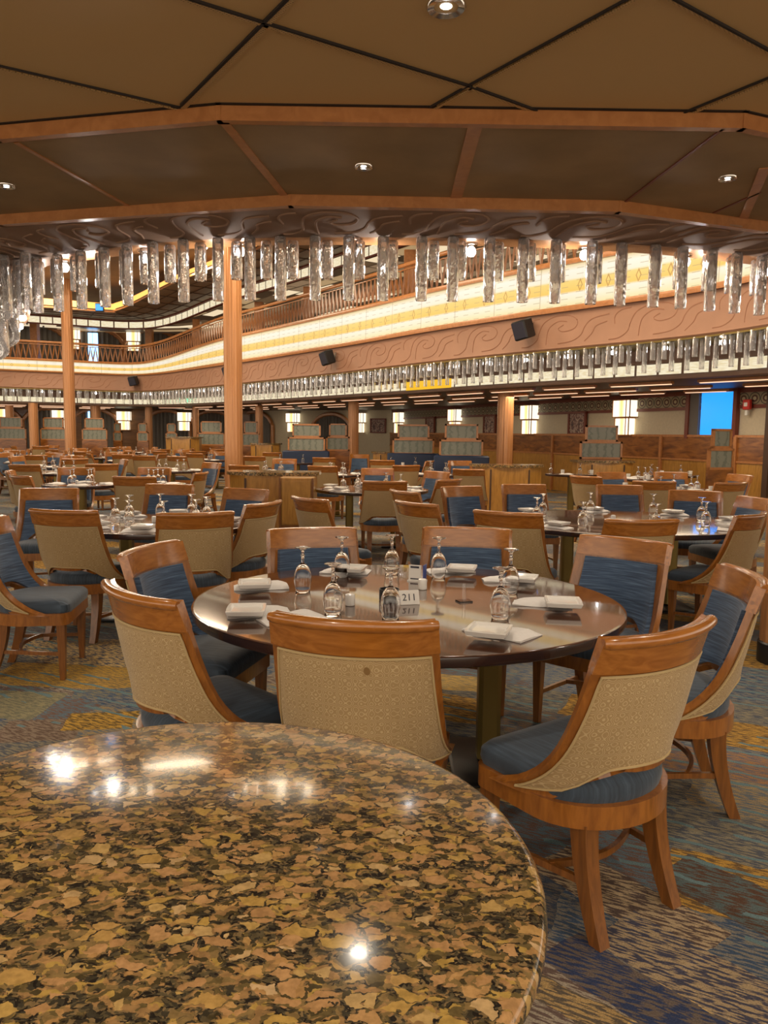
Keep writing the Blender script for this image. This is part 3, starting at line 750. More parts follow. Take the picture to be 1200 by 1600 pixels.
# ------------------------------------------------------------ glass rods round the opening
def rod_mesh(nm_, L, r):
    m1 = MB(); n = 12
    prof = [(r*.2, -.0), (r*.9, -.0), (r, -.012), (r*1.0, -L*.3), (r*1.02, -L*.6), (r, -L+.01), (r*.97, -L), (r*.86, -L), (r*.87, -L*.5), (r*.80, -.025), (r*.2, -.02)]
    m1.lathe(prof, n, close=True); return m1.data(nm_, 'rod')
rodL = rod_mesh('glass_rod', .47, .044); rodS = rod_mesh('glass_rod_short', .285, .046)
rodLf = rod_mesh('glass_rod_far', .47, .04); rodSf = rod_mesh('glass_rod_short_far', .285, .042)
spots = []
for s in frange(-9, -.1, .17): spots.append((s, 'near'))
for s in frange(0, s_key(9), .262): spots.append((s, 'near'))
for s in frange(s_key(9)+.2, s_key(22), .25): spots.append((s, 'far'))
allr = []
for s, zone in spots:
    j = random.uniform(-.02, .02)
    allr.append((pp(s+j, .06, Z0-.012), 1, zone)); allr.append((pp(s+.085+j*2, -.0 if zone == 'far' else -.07, Z0-.012), 0, zone))
    if zone == 'near' and s < .6: allr.append((pp(s+.05+j, .22, Z0-.012), 1, zone))
def inview(p):
    return abs(p[0]/max(p[1], .1)) < .56
cand = sorted([a for a in allr if inview(a[0])], key=lambda a: a[0][1]**2+a[0][0]**2)
keep = cand[:300]; rest = cand[300:]
for (p, lg, zone) in keep:
    far = zone == 'far'
    o = bpy.data.objects.new('glass_rod', (rodLf if lg else rodSf) if far else (rodL if lg else rodS)); col.objects.link(o); o.location = p
    o.rotation_euler = (0, 0, random.uniform(0, 6))
    if far: tag(o, ('long' if lg else 'short')+' clear glass tube in the fringe under the far balcony', 'glass rod', ('long' if lg else 'short')+' glass tubes under the far balcony')
    else: tag(o, ('long' if lg else 'short')+' clear seeded glass tube hanging in the curved fringe under the near soffit', 'glass rod', ('long' if lg else 'short')+' glass tubes under the near soffit')
mb = MB()
for (p, lg, zone) in rest:
    mb.lathe([(.03, 0), (.042, -.01), (.042, -(.47 if lg else .285)), (.03, -(.47 if lg else .285))], 8, c=p)
if rest:
    o = mb.build('glass_rods', 'rod'); tag(o, 'distant fringe of clear glass tubes under the far end of the balcony', 'glass rods'); o['kind'] = 'stuff'
bulb_me = MB(); bulb_me.lathe([(.001, -.10), (.022, -.095), (.036, -.075), (.038, -.055), (.03, -.035), (.016, -.02), (.016, -.012)], 14); bulb_me = bulb_me.data('bulb', 'shade')
sock_me = MB(); sock_me.lathe([(.05, 0), (.05, -.012), (.018, -.014), (.018, -.022)], 12); sock_me = sock_me.data('socket', 'chrome')
for s in frange(-PLEN*.13+.2, s_key(22), .93):
    far = s > s_key(9); p = pp(s, -.16 if not far else -.10, Z0-.002) if not far else pp(s, .28, Z0-.03)
    if not inview(p): continue
    root = empty('globe_bulb', p); tag(root, 'bright white globe bulb among the glass tubes '+('under the far balcony' if far else 'of the near soffit fringe'), 'light bulb', 'globe bulbs '+('under the far balcony' if far else 'of the near fringe'))
    for nme, me in (('bulb', bulb_me), ('socket', sock_me)):
        o = bpy.data.objects.new(nme, me); col.objects.link(o); o.parent = root
# copper rod hangers strip on the near edge
mb = MB(); NS = frange(-PLEN*.13, s_key(9), .3)
ribbon(mb, NS, [(0, Z0), (-.24, Z0), (-.24, Z0+.05), (-.0, Z0+.05)], flip=False); struct(mb.build('trim_22', 'copper'))
# light from the bulb ring
for k in range(13):
    p = pp(-6.5+k*1.45, -.30); d = bpy.data.lights.new('bulb_ring_light', 'POINT'); d.energy = 7; d.color = (1, .92, .84); d.shadow_soft_size = .03
    o = bpy.data.objects.new('bulb_ring_light', d); col.objects.link(o); o.location = (p[0], p[1], 2.80)

# ------------------------------------------------------------ columns
def column(x, y, r, z1, lab, cap=False):
    root = empty('column', (x, y, 0)); tag(root, lab, 'column'); 
    m1 = MB(); nf = 16; prof = []
    vs = []; nseg = 96
    for z in (.12, z1):
        for i in range(nseg):
            a = 2*pi*i/nseg; rr = r*(1-.045*abs(cos(a*nf/2))**3); vs.append((rr*cos(a), rr*sin(a), z))
    m1.add(vs, [(i, (i+1) % nseg, nseg+(i+1) % nseg, nseg+i) for i in range(nseg)]+[tuple(nseg+i for i in range(nseg))])
    m1.build('shaft', 'copper', root)
    m1 = MB(); m1.lathe([(r*1.06, 0), (r*1.06, .13), (r*1.0, .14)], 32); m1.build('plinth', 'black', root)
    return root
def col_px(px, y, dpx, z1, lab):
    d = ray(px, 676); t = y/d[1]; column(d[0]*t, y, dpx/FPX*y/2, z1, lab)
col_px(365, 16.8, 28, 6.15, 'tall copper-coloured fluted column rising through both storeys behind the granite station')
col_px(110, 24.2, 17, 6.15, 'tall copper-coloured column rising through both storeys, next to the left of the biggest one')
col_px(789, 17.8, 25, 2.45, 'copper-coloured column under the balcony behind the granite-topped drinks station')
col_px(552, 23.5, 17, 2.45, 'copper-coloured column under the balcony beside the etched glass booth screens')
for px, y, d, z1, lab in ((405, 27.5, 12, 2.45, 'slim copper column just right of the tallest column'), (306, 30, 10, 2.45, 'slim copper column beneath the green exit sign'),
                          (233, 31, 11, 2.45, 'slim copper column in front of the curtained arches at the far end'), (150, 30, 15, 2.45, 'copper column under the far balcony between two curtained arches'),
                          (16, 29, 12, 2.45, 'slim copper column by the lantern at the left edge'), (53, 28, 14, 2.45, 'copper column in front of the leftmost arch')):
    col_px(px, y, d, z1, lab)
for px, y in ((52, 30.3), (232, 31.6), (307, 29.5), (405, 25.5), (482, 22.8), (640, 18.2)):
    d = ray(px, 450); t = y/d[1]; root = empty('upper_deck_post', (d[0]*t, y, 4.2)); tag(root, 'square wooden post on the upper deck behind the balustrade', 'post', 'upper deck posts')
    m1 = MB(); m1.bbox((0, 0, .77), (.28, .28, 1.54), .01); m1.build('shaft', 'trim_wood', root)
column(2.66, 4.87, .16, 3.03, 'wooden column with a black foot at the right edge behind the chairs')

# ------------------------------------------------------------ lanterns, murals, arches on the walls
def lantern(px, lab, z0=1.5, sc=1.0):
    x, y, a = wall_hit(px); root = empty('wall_lantern', (x+sin(a)*.12, y-cos(a)*.12, z0), a); tag(root, lab, 'wall lamp')
    for nme, w_, za, zb, dp in (('upper_shade', .62*sc, .42, .84, .26), ('lower_shade', .50*sc, 0, .42, .20)):
        m1 = MB(); m1.box((0, 0, (za+zb)/2), (w_-.03, dp-.02, zb-za-.04)); o = m1.build(nme, 'lantern', root, smooth=False)
        m1 = MB()
        for z in (za+.01, zb-.01): m1.box((0, 0, z), (w_, dp+.01, .022))
        for xx in (-w_/2+.01, w_/2-.01, w_*.27, ): m1.box((xx, -dp/2+.005, (za+zb)/2), (.018, .02, zb-za))
        m1.build('frame', 'trim_wood', o, smooth=False)
lant = [(982, 'large glowing two-tier wall lantern beside the blue doorway'), (832, 'glowing two-tier wall lantern just right of the copper column'),
        (715, 'glowing two-tier wall lantern between the two middle murals'), (627, 'glowing two-tier wall lantern right of the booth column'),
        (562, 'narrow glowing wall lantern touching the booth column'), (460, 'glowing wall lantern above the booth screens left of the booth column'),
        (289, 'yellow glowing wall lantern beneath the exit sign'), (195, 'yellow glowing wall lantern between two curtained arches'),
        (93, 'yellow glowing wall lantern partly hidden by the left tall column'), (3, 'glowing wall lantern cut by the left edge')]
for px, lab in lant: lantern(px, lab)
for px, lab in ((905, 'dark framed mural between the two largest lanterns'), (768, 'dark framed mural partly behind the copper column'), (675, 'dark framed mural of reddish figures'), (592, 'dark framed mural of a pale figure near the booth column')):
    x, y, a = wall_hit(px); root = empty('framed_mural', (x+sin(a)*.07, y-cos(a)*.07, 1.53), a); tag(root, lab, 'picture')
    m1 = MB(); m1.box((0, 0, .27), (.62, .03, .50)); m1.build('canvas', 'mural', root, smooth=False)
    m1 = MB()
    for xx in (-.34, .34): m1.box((xx, -.01, .27), (.06, .06, .58))
    for zz in (.0, .55): m1.box((0, -.01, zz), (.74, .06, .05))
    m1.build('frame', 'maroon', root, smooth=False)
def arch(px, i, z0, w_, h, blue=None):
    x, y, a = wall_hit(px); root = empty('window_%d' % i, (x+sin(a)*.06, y-cos(a)*.06, z0), a); root['kind'] = 'structure'
    R_ = w_/2; pts = [(-R_, 0)]+[(-R_*cos(t), h-R_*.75+R_*.75*sin(t)) for t in [pi*k/18 for k in range(19)]]+[(R_, 0)]
    m1 = MB(); m1.tube([(p[0], -.04, p[1]) for p in pts], .09, 6); m1.build('arch_frame', 'trim_wood', root)
    m1 = MB(); vs = []; n = 40; top = []
    for k in range(n+1):
        xx = -R_+2*R_*k/n; zt = h-R_*.75+R_*.75*sqrt(max(0, 1-(xx/R_)**2)); yy = -.04+.04*sin(k*1.9)
        vs.append(((xx, yy, 0), (xx, yy, zt)))
    m1.grid([[v[0] for v in vs], [v[1] for v in vs]]); m1.build('curtain', 'curtain', root)
    if blue:
        m1 = MB(); m1.bbox((blue[0], -.06, blue[1]), (blue[2], .03, blue[3]), .01); m1.build('daylight_gap', 'blue_white', root)
for i, (px, blue) in enumerate(((75, None), (150, (-.25, 1.95, .09, .55)), (262, None), (333, None), (400, None), (519, None), (-5, None))):
    arch(px, i+1, .2, 2.0, 2.2 if px < 450 else 2.1, blue)
for i, (px, blue) in enumerate(((62, (.0, 1.0, .20, 1.5)), (152, (-.05, 1.05, .42, 1.5)), (242, None), (-20, None))):
    arch(px, i+11, 3.9, 2.6, 2.0, blue)
# upper lanterns at the far end
for px, lab in ((118, 'white glowing lantern by the upper arches beside the tall left column'), (213, 'white glowing lantern on the upper deck right of the upper arches')):
    lantern(px, lab, 4.95)

# right end: blue lit doorway, alarm box, dark door post
x, y, a = wall_hit(1117)
root = empty('door_1', (x+sin(a)*.05, y-cos(a)*.05, 0), a); root['kind'] = 'structure'
m1 = MB(); m1.box((.1, 0, 1.95), (.86, .05, .95)); m1.build('lit_glass', 'blue_glow', root, smooth=False)
m1 = MB(); m1.box((-.52, -.01, 1.95), (.26, .05, .95)); m1.build('side_glass', 'blue_dim' if 'blue_dim' in M else 'curtain', root, smooth=False)
m1 = MB(); m1.box((-.68, -.02, 1.95), (.09, .1, 1.0)); m1.box((.57, -.02, 1.95), (.09, .1, 1.0)); m1.box((-.05, -.02, 2.43), (1.35, .1, .08)); m1.build('door_frame', 'maroon', root, smooth=False)
x, y, a = wall_hit(1172)
root = empty('alarm_box', (x+sin(a)*.12, y-cos(a)*.12, 2.02), a); tag(root, 'small red fire alarm box on the wall by the blue doorway', 'alarm')
m1 = MB(); m1.bbox((0, 0, .1), (.16, .08, .2), .012); m1.build('case', 'red', root)
m1 = MB(); m1.bbox((0, -.045, .1), (.08, .02, .08), .006); m1.build('lens', 'white', root)
m1 = MB(); m1.bbox((0, 0, -.06), (.06, .06, .1), .008); m1.build('sounder', 'white', root)
x, y, a = wall_hit(1190); m1 = MB(); m1.box((x, y-.3, 1.25), (.12, .12, 2.5), rz=a); struct(m1.build('trim_23', 'darkbrown', smooth=False))
# exit sign and blue screen
d = ray(297, 627); t = 28.5/d[1]
root = empty('exit_sign', (d[0]*t, 28.5, EYE+d[2]*t)); tag(root, 'small green exit sign hanging in front of the far arches', 'sign')
m1 = MB(); m1.bbox((0, 0, .19), (.38, .08, .16), .01); m1.build('case', 'trim_wood', root); m1 = MB(); m1.bbox((0, 0, .03), (.34, .07, .14), .01); m1.build('sign_face', 'exit', root)
d = ray(155, 480); t = 24/d[1]
root = empty('blue_screen', (d[0]*t, 24, EYE+d[2]*t)); tag(root, 'small blue glowing screen seen through the left glass tubes', 'screen')
m1 = MB(); m1.bbox((0, .05, 0), (.26, .08, .26), .01); m1.build('case', 'black', root); m1 = MB(); m1.bbox((0, 0, 0), (.22, .03, .20), .01); m1.build('screen', 'blue_glow', root)
# speakers on the fascia
def nearest_s(px, py, z):
    p = at(px, py, z); return min(frange(S_FAR0, S_FAR1, .05), key=lambda s: hypot(rawpt(s).x-p[0], rawpt(s).y-p[1]))
for px, py, lab in ((814, 513, 'largest black loudspeaker on the pink balcony front'), (531, 560, 'tilted black loudspeaker on the middle of the pink balcony front'),
                    (343, 579, 'black loudspeaker half hidden by the tallest column'), (226, 597, 'smallest black loudspeaker at the far corner of the balcony')):
    s = nearest_s(px, py, 3.36); p = pp(s, -.20, 3.20); q = pp(s+.2, -.20); an = atan2(q[1]-p[1], q[0]-p[0])+pi
    root = empty('loudspeaker', p, an); tag(root, lab, 'speaker')
    m1 = MB(); m1.bbox((0, 0, .16), (.30, .26, .34), .02); ob = m1.build('cabinet', 'black', root); ob.rotation_euler = (radians(16), radians(-8), 0)
    m1 = MB(); m1.box((0, .13, .30), (.06, .20, .03)); m1.box((0, .18, .2), (.06, .02, .2)); m1.build('bracket', 'chrome', root, smooth=False)
    m1 = MB(); m1.bbox((0, -.135, .16), (.26, .015, .29), .006); o2 = m1.build('grille', 'ink', root); o2.rotation_euler = (radians(16), radians(-8), 0)

# ------------------------------------------------------------ chair
def lerp(a, b, t): return a+(b-a)*t
def smooth(t): t = max(0, min(1, t)); return t*t*(3-2*t)
EC = [(.15, .395, .272), (.06, .425, .270), (-.03, .485, .266), (-.10, .57, .262), (-.155, .69, .256), (-.20, .822, .252), (-.235, .925, .25)]   # edge: y, z, x
CC = [(-.232, .505), (-.236, .56), (-.242, .62), (-.25, .68), (-.26, .745), (-.272, .818), (-.292, .922)]
def crv(C, t):
    t = max(0, min(1, t))*(len(C)-1); i = min(int(t), len(C)-2); u = t-i
    p0 = C[max(i-1, 0)]; p1 = C[i]; p2 = C[i+1]; p3 = C[min(i+2, len(C)-1)]
    return [.5*(2*b+(-a+c)*u+(2*a-5*b+4*c-d)*u*u+(-a+3*b-3*c+d)*u**3) for a, b, c, d in zip(p0, p1, p2, p3)]
def BP(u, v):
    s = abs(u); sg = 1 if u >= 0 else -1
    ey, ez, ex = crv(EC, v); cyy, cz = crv(CC, v); T = v**.7
    fx = lerp(sin(s*pi/2), s, T); fy = lerp(1-cos(s*pi/2), s*s, T); fz = lerp(smooth((s-.30)/.38), s*s, T**.5 if v > 0 else 0)
    return Vector((sg*ex*fx, cyy+(ey-cyy)*fy, cz+(ez-cz)*fz))
def BN(u, v):
    e = .01; a = BP(min(u+e, 1), v)-BP(max(u-e, -1), v); b = BP(u, min(v+e, 1))-BP(u, max(v-e, 0))
    n = a.cross(b)
    return n.normalized()          # points backwards/outwards
def shell(u0, u1, v0, v1, o0, o1, nu=26, nv=14, puff=0):
    m1 = MB(); vs = []
    def uvp(i, j): return u0+(u1-u0)*i/nu, v0+(v1-v0)*j/nv
    for off, pf in ((o1, puff), (o0, 0)):
        for j in range(nv+1):
            for i in range(nu+1):
                u, v = uvp(i, j); pfa = pf if 0 < i < nu and 0 < j < nv else 0
                vs.append(BP(u, v)+BN(u, v)*(off+pfa))
    W = nu+1; K = W*(nv+1); fs = []
    for j in range(nv):
        for i in range(nu):
            a = j*W+i; fs.append((a, a+1, a+W+1, a+W)); fs.append((K+a, K+a+W, K+a+W+1, K+a+1))
    rim = [i for i in range(W)]+[j*W+nu for j in range(1, nv+1)]+[nv*W+i for i in range(nu-1, -1, -1)]+[j*W for j in range(nv-1, 0, -1)]
    for a, b in zip(rim, rim[1:]+rim[:1]): fs.append((a, K+a, K+b, b))
    m1.add(vs, fs)
    return m1
def rim_pts(u0, u1, v0, v1, off, n=20):
    q = [(lerp(u0, u1, k/n), v0) for k in range(n)]+[(u1, lerp(v0, v1, k/n)) for k in range(n)]+[(lerp(u1, u0, k/n), v1) for k in range(n)]+[(u0, lerp(v1, v0, k/n)) for k in range(n)]
    return [BP(u, v)+BN(u, v)*off for u, v in q]
def d_outline(w_, yf, yb, inset=0, n=20):
    w_ -= inset; yf -= inset; yb += inset; r = .045; pts = []
    for k in range(5): a = pi/2*k/4; pts.append((w_-r+r*cos(a), yf-r+r*sin(a)))
    for k in range(5): a = pi/2+pi/2*k/4; pts.append((-w_+r+r*cos(a), yf-r+r*sin(a)))
    y0 = -.01
    for k in range(n+1): a = pi+pi*k/n; pts.append((w_*cos(a), y0+(y0-yb)*sin(a)))
    return pts
def leg_mb(x, y0, y1, w0, w1, z, xs=0):
    m1 = MB(); vs = []
    K = 8
    for k in range(K+1):
        t = k/K; yy = lerp(y0, y1, t**1.8); ww = lerp(w0, w1, t)/2; xx = x+xs*t**1.8; zz = z*(1-t)
        vs += [(xx-ww, yy-ww, zz), (xx+ww, yy-ww, zz), (xx+ww, yy+ww, zz), (xx-ww, yy+ww, zz)]
    fs = [(0, 1, 2, 3), tuple(K*4+i for i in (3, 2, 1, 0))]
    for k in range(K):
        for i in range(4):
            j = (i+1) % 4; fs.append((k*4+i, k*4+4+i, k*4+4+j, k*4+j))
    m1.add(vs, fs); return m1
def chair_parts():
    P = []
    P.append(('back_frame', shell(-1, 1, 0, .90, -.013, .013), 'chair_wood'))
    tr = shell(-1, 1, .845, 1, -.018, .020, 26, 5)
    lip = [BP(u, 1)+BN(u, .98)*.014+Vector((0, 0, -.004)) for u in [-1+2*k/26 for k in range(27)]]
    tr.tube(lip, [.014]+[.019]*25+[.014], 10)
    P.append(('top_rail', tr, 'rail_wood'))
    P.append(('rear_panel', shell(-.885, .885, .085, .83, .010, .017, 30, 16, .004), 'beige'))
    pi_ = MB(); pi_.tube(rim_pts(-.885, .885, .085, .83, .018), .0045, 6, closed=True); P.append(('piping', pi_, 'piping'))
    P.append(('backrest', shell(-.80, .80, .10, .83, -.036, -.010, 26, 14, 0), 'blue'))
    P.append(('front_piping', None, None))
    P.pop()
    ap = MB(); out = d_outline(.262, .25, -.235); ap.prism(out, .335, .405); P.append(('seat_frame', ap, 'chair_wood'))
    cu = MB(); rows = []
    for ins, z in ((.012, .40), (.006, .425), (.008, .452), (.025, .472), (.07, .482), (.14, .487)):
        rows.append([(x, y, z) for x, y in d_outline(.255, .262, -.222, ins)])
    for r in rows: r.append(r[0])
    cu.grid(rows); cu.f.append(tuple(range(len(cu.v)-len(rows[0]), len(cu.v)-1))); P.append(('seat', cu, 'seat'))
    P.append(('leg', leg_mb(-.222, .205, .205, .048, .030, .345), 'leg_wood')); P.append(('leg', leg_mb(.222, .205, .205, .048, .030, .345), 'leg_wood'))
    P.append(('leg', leg_mb(-.165, -.135, -.215, .060, .042, .345, -.010), 'leg_wood')); P.append(('leg', leg_mb(.165, -.135, -.215, .060, .042, .345, .010), 'leg_wood'))
    for sg in (-1, 1):
        st = MB(); st.tube([(sg*.222, .205, .155), (sg*.205, .05, .160), (sg*.178, -.142, .165)], .011, 4, ry=.015); P.append(('stretcher', st, 'leg_wood'))
    st = MB(); st.tube([(lerp(-.192, .192, k/10), -.03-.055*sin(pi*k/10), .165) for k in range(11)], .011, 4, ry=.015); P.append(('stretcher', st, 'leg_wood'))
    return P
CP = chair_parts()
CHAIR = [(n_, m_.data(n_, mt)) for n_, m_, mt in CP]
def joined(parts, name):
    V = []; F = []; MI = []; mats = []
    for n_, m_, mt in parts:
        if mt not in mats: mats.append(mt)
        o = len(V); V += [tuple(v) for v in m_.v]; F += [tuple(i+o for i in f) for f in m_.f]; MI += [mats.index(mt)]*len(m_.f)
    me = bpy.data.meshes.new(name); me.from_pydata(V, [], F)
    for m in mats: me.materials.append(M[m])
    me.polygons.foreach_set('material_index', MI); me.polygons.foreach_set('use_smooth', [True]*len(F))
    try: me.set_sharp_from_angle(angle=radians(38))
    except Exception: pass
    me.update(); return me
CHAIR_FAR = joined(CP, 'dining_chair')
occupied = []
def put_chair(x, y, face, label, group=None, far=False):
    """x, y: middle of the top rail; face: heading of the sitter"""
    rz = face-pi/2
    ox, oy = x+cos(face)*.28, y+sin(face)*.28
    occupied.append((ox, oy))
    if far:
        o = bpy.data.objects.new('dining_chair', CHAIR_FAR); col.objects.link(o); o.location = (ox, oy, 0); o.rotation_euler = (0, 0, rz)
        return tag(o, label, 'chair', group)
    r = empty('dining_chair', (ox, oy, 0), rz); tag(r, label, 'chair', group)
    for nme, me in CHAIR:
        c = bpy.data.objects.new(nme, me); col.objects.link(c); c.parent = r
    return r

# ------------------------------------------------------------ tableware
def goblet_mb(n=28):
    m1 = MB()
    prof = [(.031, 0), (.0325, .0015), (.036, .02), (.040, .045), (.0405, .06), (.037, .085), (.028, .108), (.016, .122), (.0075, .130), (.0062, .145), (.0075, .158), (.0105, .163),
            (.0070, .170), (.0065, .182), (.011, .190), (.024, .196), (.034, .199), (.035, .2005), (.034, .202), (.001, .203)]
    inner = [(.001, .118), (.014, .114), (.026, .102), (.0355, .082), (.0388, .06), (.0385, .045), (.0345, .02), (.031, .0015)]
    vs = []
    full = inner+prof
    m1.lathe(full, n); return m1
GOB = goblet_mb().data('goblet', 'glass'); GOBF = goblet_mb(10).data('goblet_far', 'glass')
def dish_mb():
    m1 = MB()
    L = [(.064, 0), (.070, .003), (.076, .020), (.074, .023), (.064, .022), (.056, .013), (.001, .012)]
    vs = []; n = 16
    for r, z in L:
        for i in range(n):
            a = 2*pi*i/n+pi/4; k = 1/max(abs(cos(a)), abs(sin(a)))**.86; vs.append((r*cos(a)*k, r*sin(a)*k, z))
    fs = [tuple(range(n-1, -1, -1))]
    for q in range(len(L)-1):
        for i in range(n):
            j = (i+1) % n; fs.append((q*n+i, q*n+j, (q+1)*n+j, (q+1)*n+i))
    m1.add(vs, fs); return m1
DISH = dish_mb().data('dish', 'white')
def napkin_mb(seed=0):
    m1 = MB(); rnd = random.Random(seed); nx, ny = 12, 8; lay = []
    for top in (1, 0):
        for j in range(ny+1):
            for i in range(nx+1):
                u, v = i/nx, j/ny; x = (u-.5)*.25; y = (v-.5)*(.115+.035*u)+.02*(u-.5)
                e = min(u, 1-u, v, 1-v); z = (.004+.014*min(1, e*7)+.004*sin(u*7+v*3+seed)) if top else 0
                lay.append((x, y, z))
    W = nx+1; K = W*(ny+1); fs = []
    for j in range(ny):
        for i in range(nx):
            a = j*W+i; fs.append((a, a+1, a+W+1, a+W)); fs.append((K+a, K+a+W, K+a+W+1, K+a+1))
    rim = [i for i in range(W)]+[j*W+nx for j in range(1, ny+1)]+[ny*W+i for i in range(nx-1, -1, -1)]+[j*W for j in range(ny-1, 0, -1)]
    for a, b in zip(rim, rim[1:]+rim[:1]): fs.append((a, K+a, K+b, b))
    m1.add(lay, fs); return m1
NAPS = [napkin_mb(k).data('napkin', 'linen') for k in range(3)]
sh = MB(); sh.lathe([(.018, 0), (.021, .003), (.021, .042), (.019, .048), (.012, .051), (.001, .052)], 20); SHAKER = sh.data('shaker', 'white')
mg = MB(); mg.lathe([(.026, 0), (.034, .004), (.036, .03), (.038, .075), (.034, .075), (.032, .008), (.001, .007)], 18); mg.tube([(.036, 0, .06), (.058, 0, .055), (.060, 0, .03), (.036, 0, .018)], .005, 6); MUG = mg.data('mug', 'white')
def place(me, nme, x, y, z, rz, label, cat, group=None, rx=0):
    o = bpy.data.objects.new(nme, me); col.objects.link(o); o.location = (x, y, z); o.rotation_euler = (rx, 0, rz)
    return tag(o, label, cat, group)
TZ = .75
def table(x, y, rx, ry, rz, label, detail=True, group=None):
    r = empty('dining_table', (x, y, 0), rz); tag(r, label, 'table', group)
    n = 72 if detail else 28
    m1 = MB(); m1.lathe([(.3, -.004), (.994, -.004), (1.0, -.002), (.996, -.0004), (.985, 0), (.001, 0)], n, (0, 0, TZ), rx, ry); m1.build('tabletop', 'tabletop', r)
    m1 = MB(); m1.lathe([(.3, -.042), (.985, -.042), (.998, -.036), (1.002, -.02), (.999, -.003), (.3, -.003)], n, (0, 0, TZ), rx, ry); m1.build('edge_band', 'table_edge', r)
    if detail:
        for sg in (-1, 1):
            m1 = MB(); m1.bbox((sg*rx*.40, 0, .365), (.10, .10, .69), .018); m1.build('pedestal', 'brass', r)
            m1 = MB(); m1.bbox((sg*rx*.40, 0, .012), (.34, .5, .024), .01); m1.build('base_plate', 'black', r)
    else:
        m1 = MB(); m1.bbox((0, 0, .365), (.11, .11, .69), .018); m1.bbox((0, 0, .012), (.45, .45, .024), .01); m1.build('pedestal', 'brass', r)
    return r

# ------------------------------------------------------------ foreground granite counter
gx, gy, gr, gh = -.262, .872, .457, .95
root = empty('granite_counter', (gx, gy, 0)); tag(root, 'round speckled brown granite service counter filling the bottom of the view', 'counter')
m1 = MB(); m1.lathe([(.2, -.036), (gr-.014, -.036), (gr-.004, -.031), (gr, -.02), (gr-.001, -.010), (gr-.007, -.002), (gr-.014, 0), (.001, 0)], 128, (0, 0, gh)); m1.build('granite_top', 'granite', root)
m1 = MB(); m1.lathe([(gr-.05, .09), (gr-.05, gh-.037)], 64); m1.build('cabinet_body', 'cab_wood', root)
m1 = MB(); m1.lathe([(gr-.07, 0), (gr-.07, .09)], 48); m1.build('kickboard', 'black', root)

# ------------------------------------------------------------ table with the 211 card and its chairs
T1c = (.107, 3.264)
table(*T1c, .925, .875, 0, 'dark glossy round dining table carrying the 211 number card')
def chair_px(a, b, c, d, label, flip, H=.93, group=None):
    p = at(a, b, H); q = at(c, d, H); x, y = (p[0]+q[0])/2, (p[1]+q[1])/2; an = atan2(q[1]-p[1], q[0]-p[0])
    f = an+pi/2 if not flip else an-pi/2
    return put_chair(x-cos(f)*.03, y-sin(f)*.03, f, label, group)
CH = {}
CH['A'] = chair_px(430, 957, 675, 970, 'dining chair squarely from behind, brown stain on its beige back, at 211 table', False)
CH['B'] = chair_px(165, 905, 275, 940, 'dining chair seen obliquely from behind between the floor patchwork and granite counter', False)
p = at(222, 852, .93); put_chair(p[0]+.03, p[1]-.05, radians(-14), 'dining chair with dark blue inner back at the left of the 211 table')
CH['D'] = chair_px(418, 828, 556, 825, 'dining chair facing us with blue back, at the far left of the 211 table', True)
CH['E'] = chair_px(665, 824, 795, 828, 'dining chair facing us with blue back, straight behind the 211 card', True)
p = at(982, 843, .93); put_chair(p[0], p[1]+.03, radians(-132), 'dining chair showing its whole blue back and seat at the right of the 211 table')
p = at(1165, 897, .93); put_chair(p[0]+.02, p[1], radians(172), 'dining chair seen from its side at the right end of the 211 table')
CH['H'] = chair_px(950, 998, 1110, 962, 'largest dining chair, beige patterned back and all legs showing, at right front', False)
def on_t(px, py): return at(px, py, TZ)
for px, py, lab in ((473, 927, 'upturned goblet standing between the left napkins and the white shaker'), (534, 905, 'upturned goblet before the back left napkin on the 211 table'),
                    (520, 962, 'upturned goblet in front of the white shaker on the 211 table'), (612, 900, 'upturned goblet behind the black bowl'),
                    (610, 970, 'upturned goblet standing right before the 211 card and black bowl'), (685, 906, 'upturned goblet beside the small blue and white card'),
                    (797, 930, 'rear upturned goblet of the pair by the right front napkin'), (781, 970, 'front upturned goblet of the pair by the right front napkin')):
    x, y = on_t(px, py-4); place(GOB, 'goblet', x, y, TZ+.0005, 0, lab, 'glass', 'goblets on the 211 table')
for k, (dpx, dpy, npx, npy, ra, rn, lab) in enumerate(((398, 912, 408, 918, 10, 12, 'upper left'), (385, 953, 404, 959, 5, 14, 'lower left'), (548, 888, 540, 894, -12, -8, 'back left'),
        (722, 888, 702, 893, -12, 12, 'back right'), (815, 903, 793, 907, -20, 0, 'far right'), (880, 941, 848, 944, -8, -14, 'right edge'), (764, 985, 782, 990, -20, -42, 'right front'))):
    x, y = on_t(npx, npy); place(NAPS[k % 3], 'napkin', x, y, TZ+.001, radians(rn), 'folded white napkin at the %s place of the 211 table' % lab, 'napkin', 'napkins on the 211 table')
    x, y = at(dpx, dpy, TZ+.035); place(DISH, 'side_dish', x, y, TZ+.0235, radians(ra), 'square white dish on the napkin at the %s place of the 211 table' % lab, 'dish', 'dishes on the 211 table')
x, y = on_t(455, 968); place(NAPS[0], 'napkin', x, y, TZ+.001, radians(30), 'folded white napkin mostly hidden behind the front chair of the 211 table', 'napkin', 'napkins on the 211 table')
x, y = on_t(547, 946); place(SHAKER, 'shaker', x, y, TZ, 0, 'white ceramic shaker left of the black bowl on the 211 table', 'shaker', 'shakers on the 211 table')
x, y = on_t(660, 921); place(SHAKER, 'shaker', x, y, TZ, 0, 'white ceramic shaker behind the 211 card', 'shaker', 'shakers on the 211 table')
m1 = MB(); m1.lathe([(.040, 0), (.044, .004), (.044, .052), (.040, .052), (.038, .01), (.001, .009)], 28); x, y = on_t(608, 938); o = m1.build('bowl', 'black', loc=(x, y, TZ)); tag(o, 'small black cylindrical bowl in the middle of the 211 table', 'bowl')
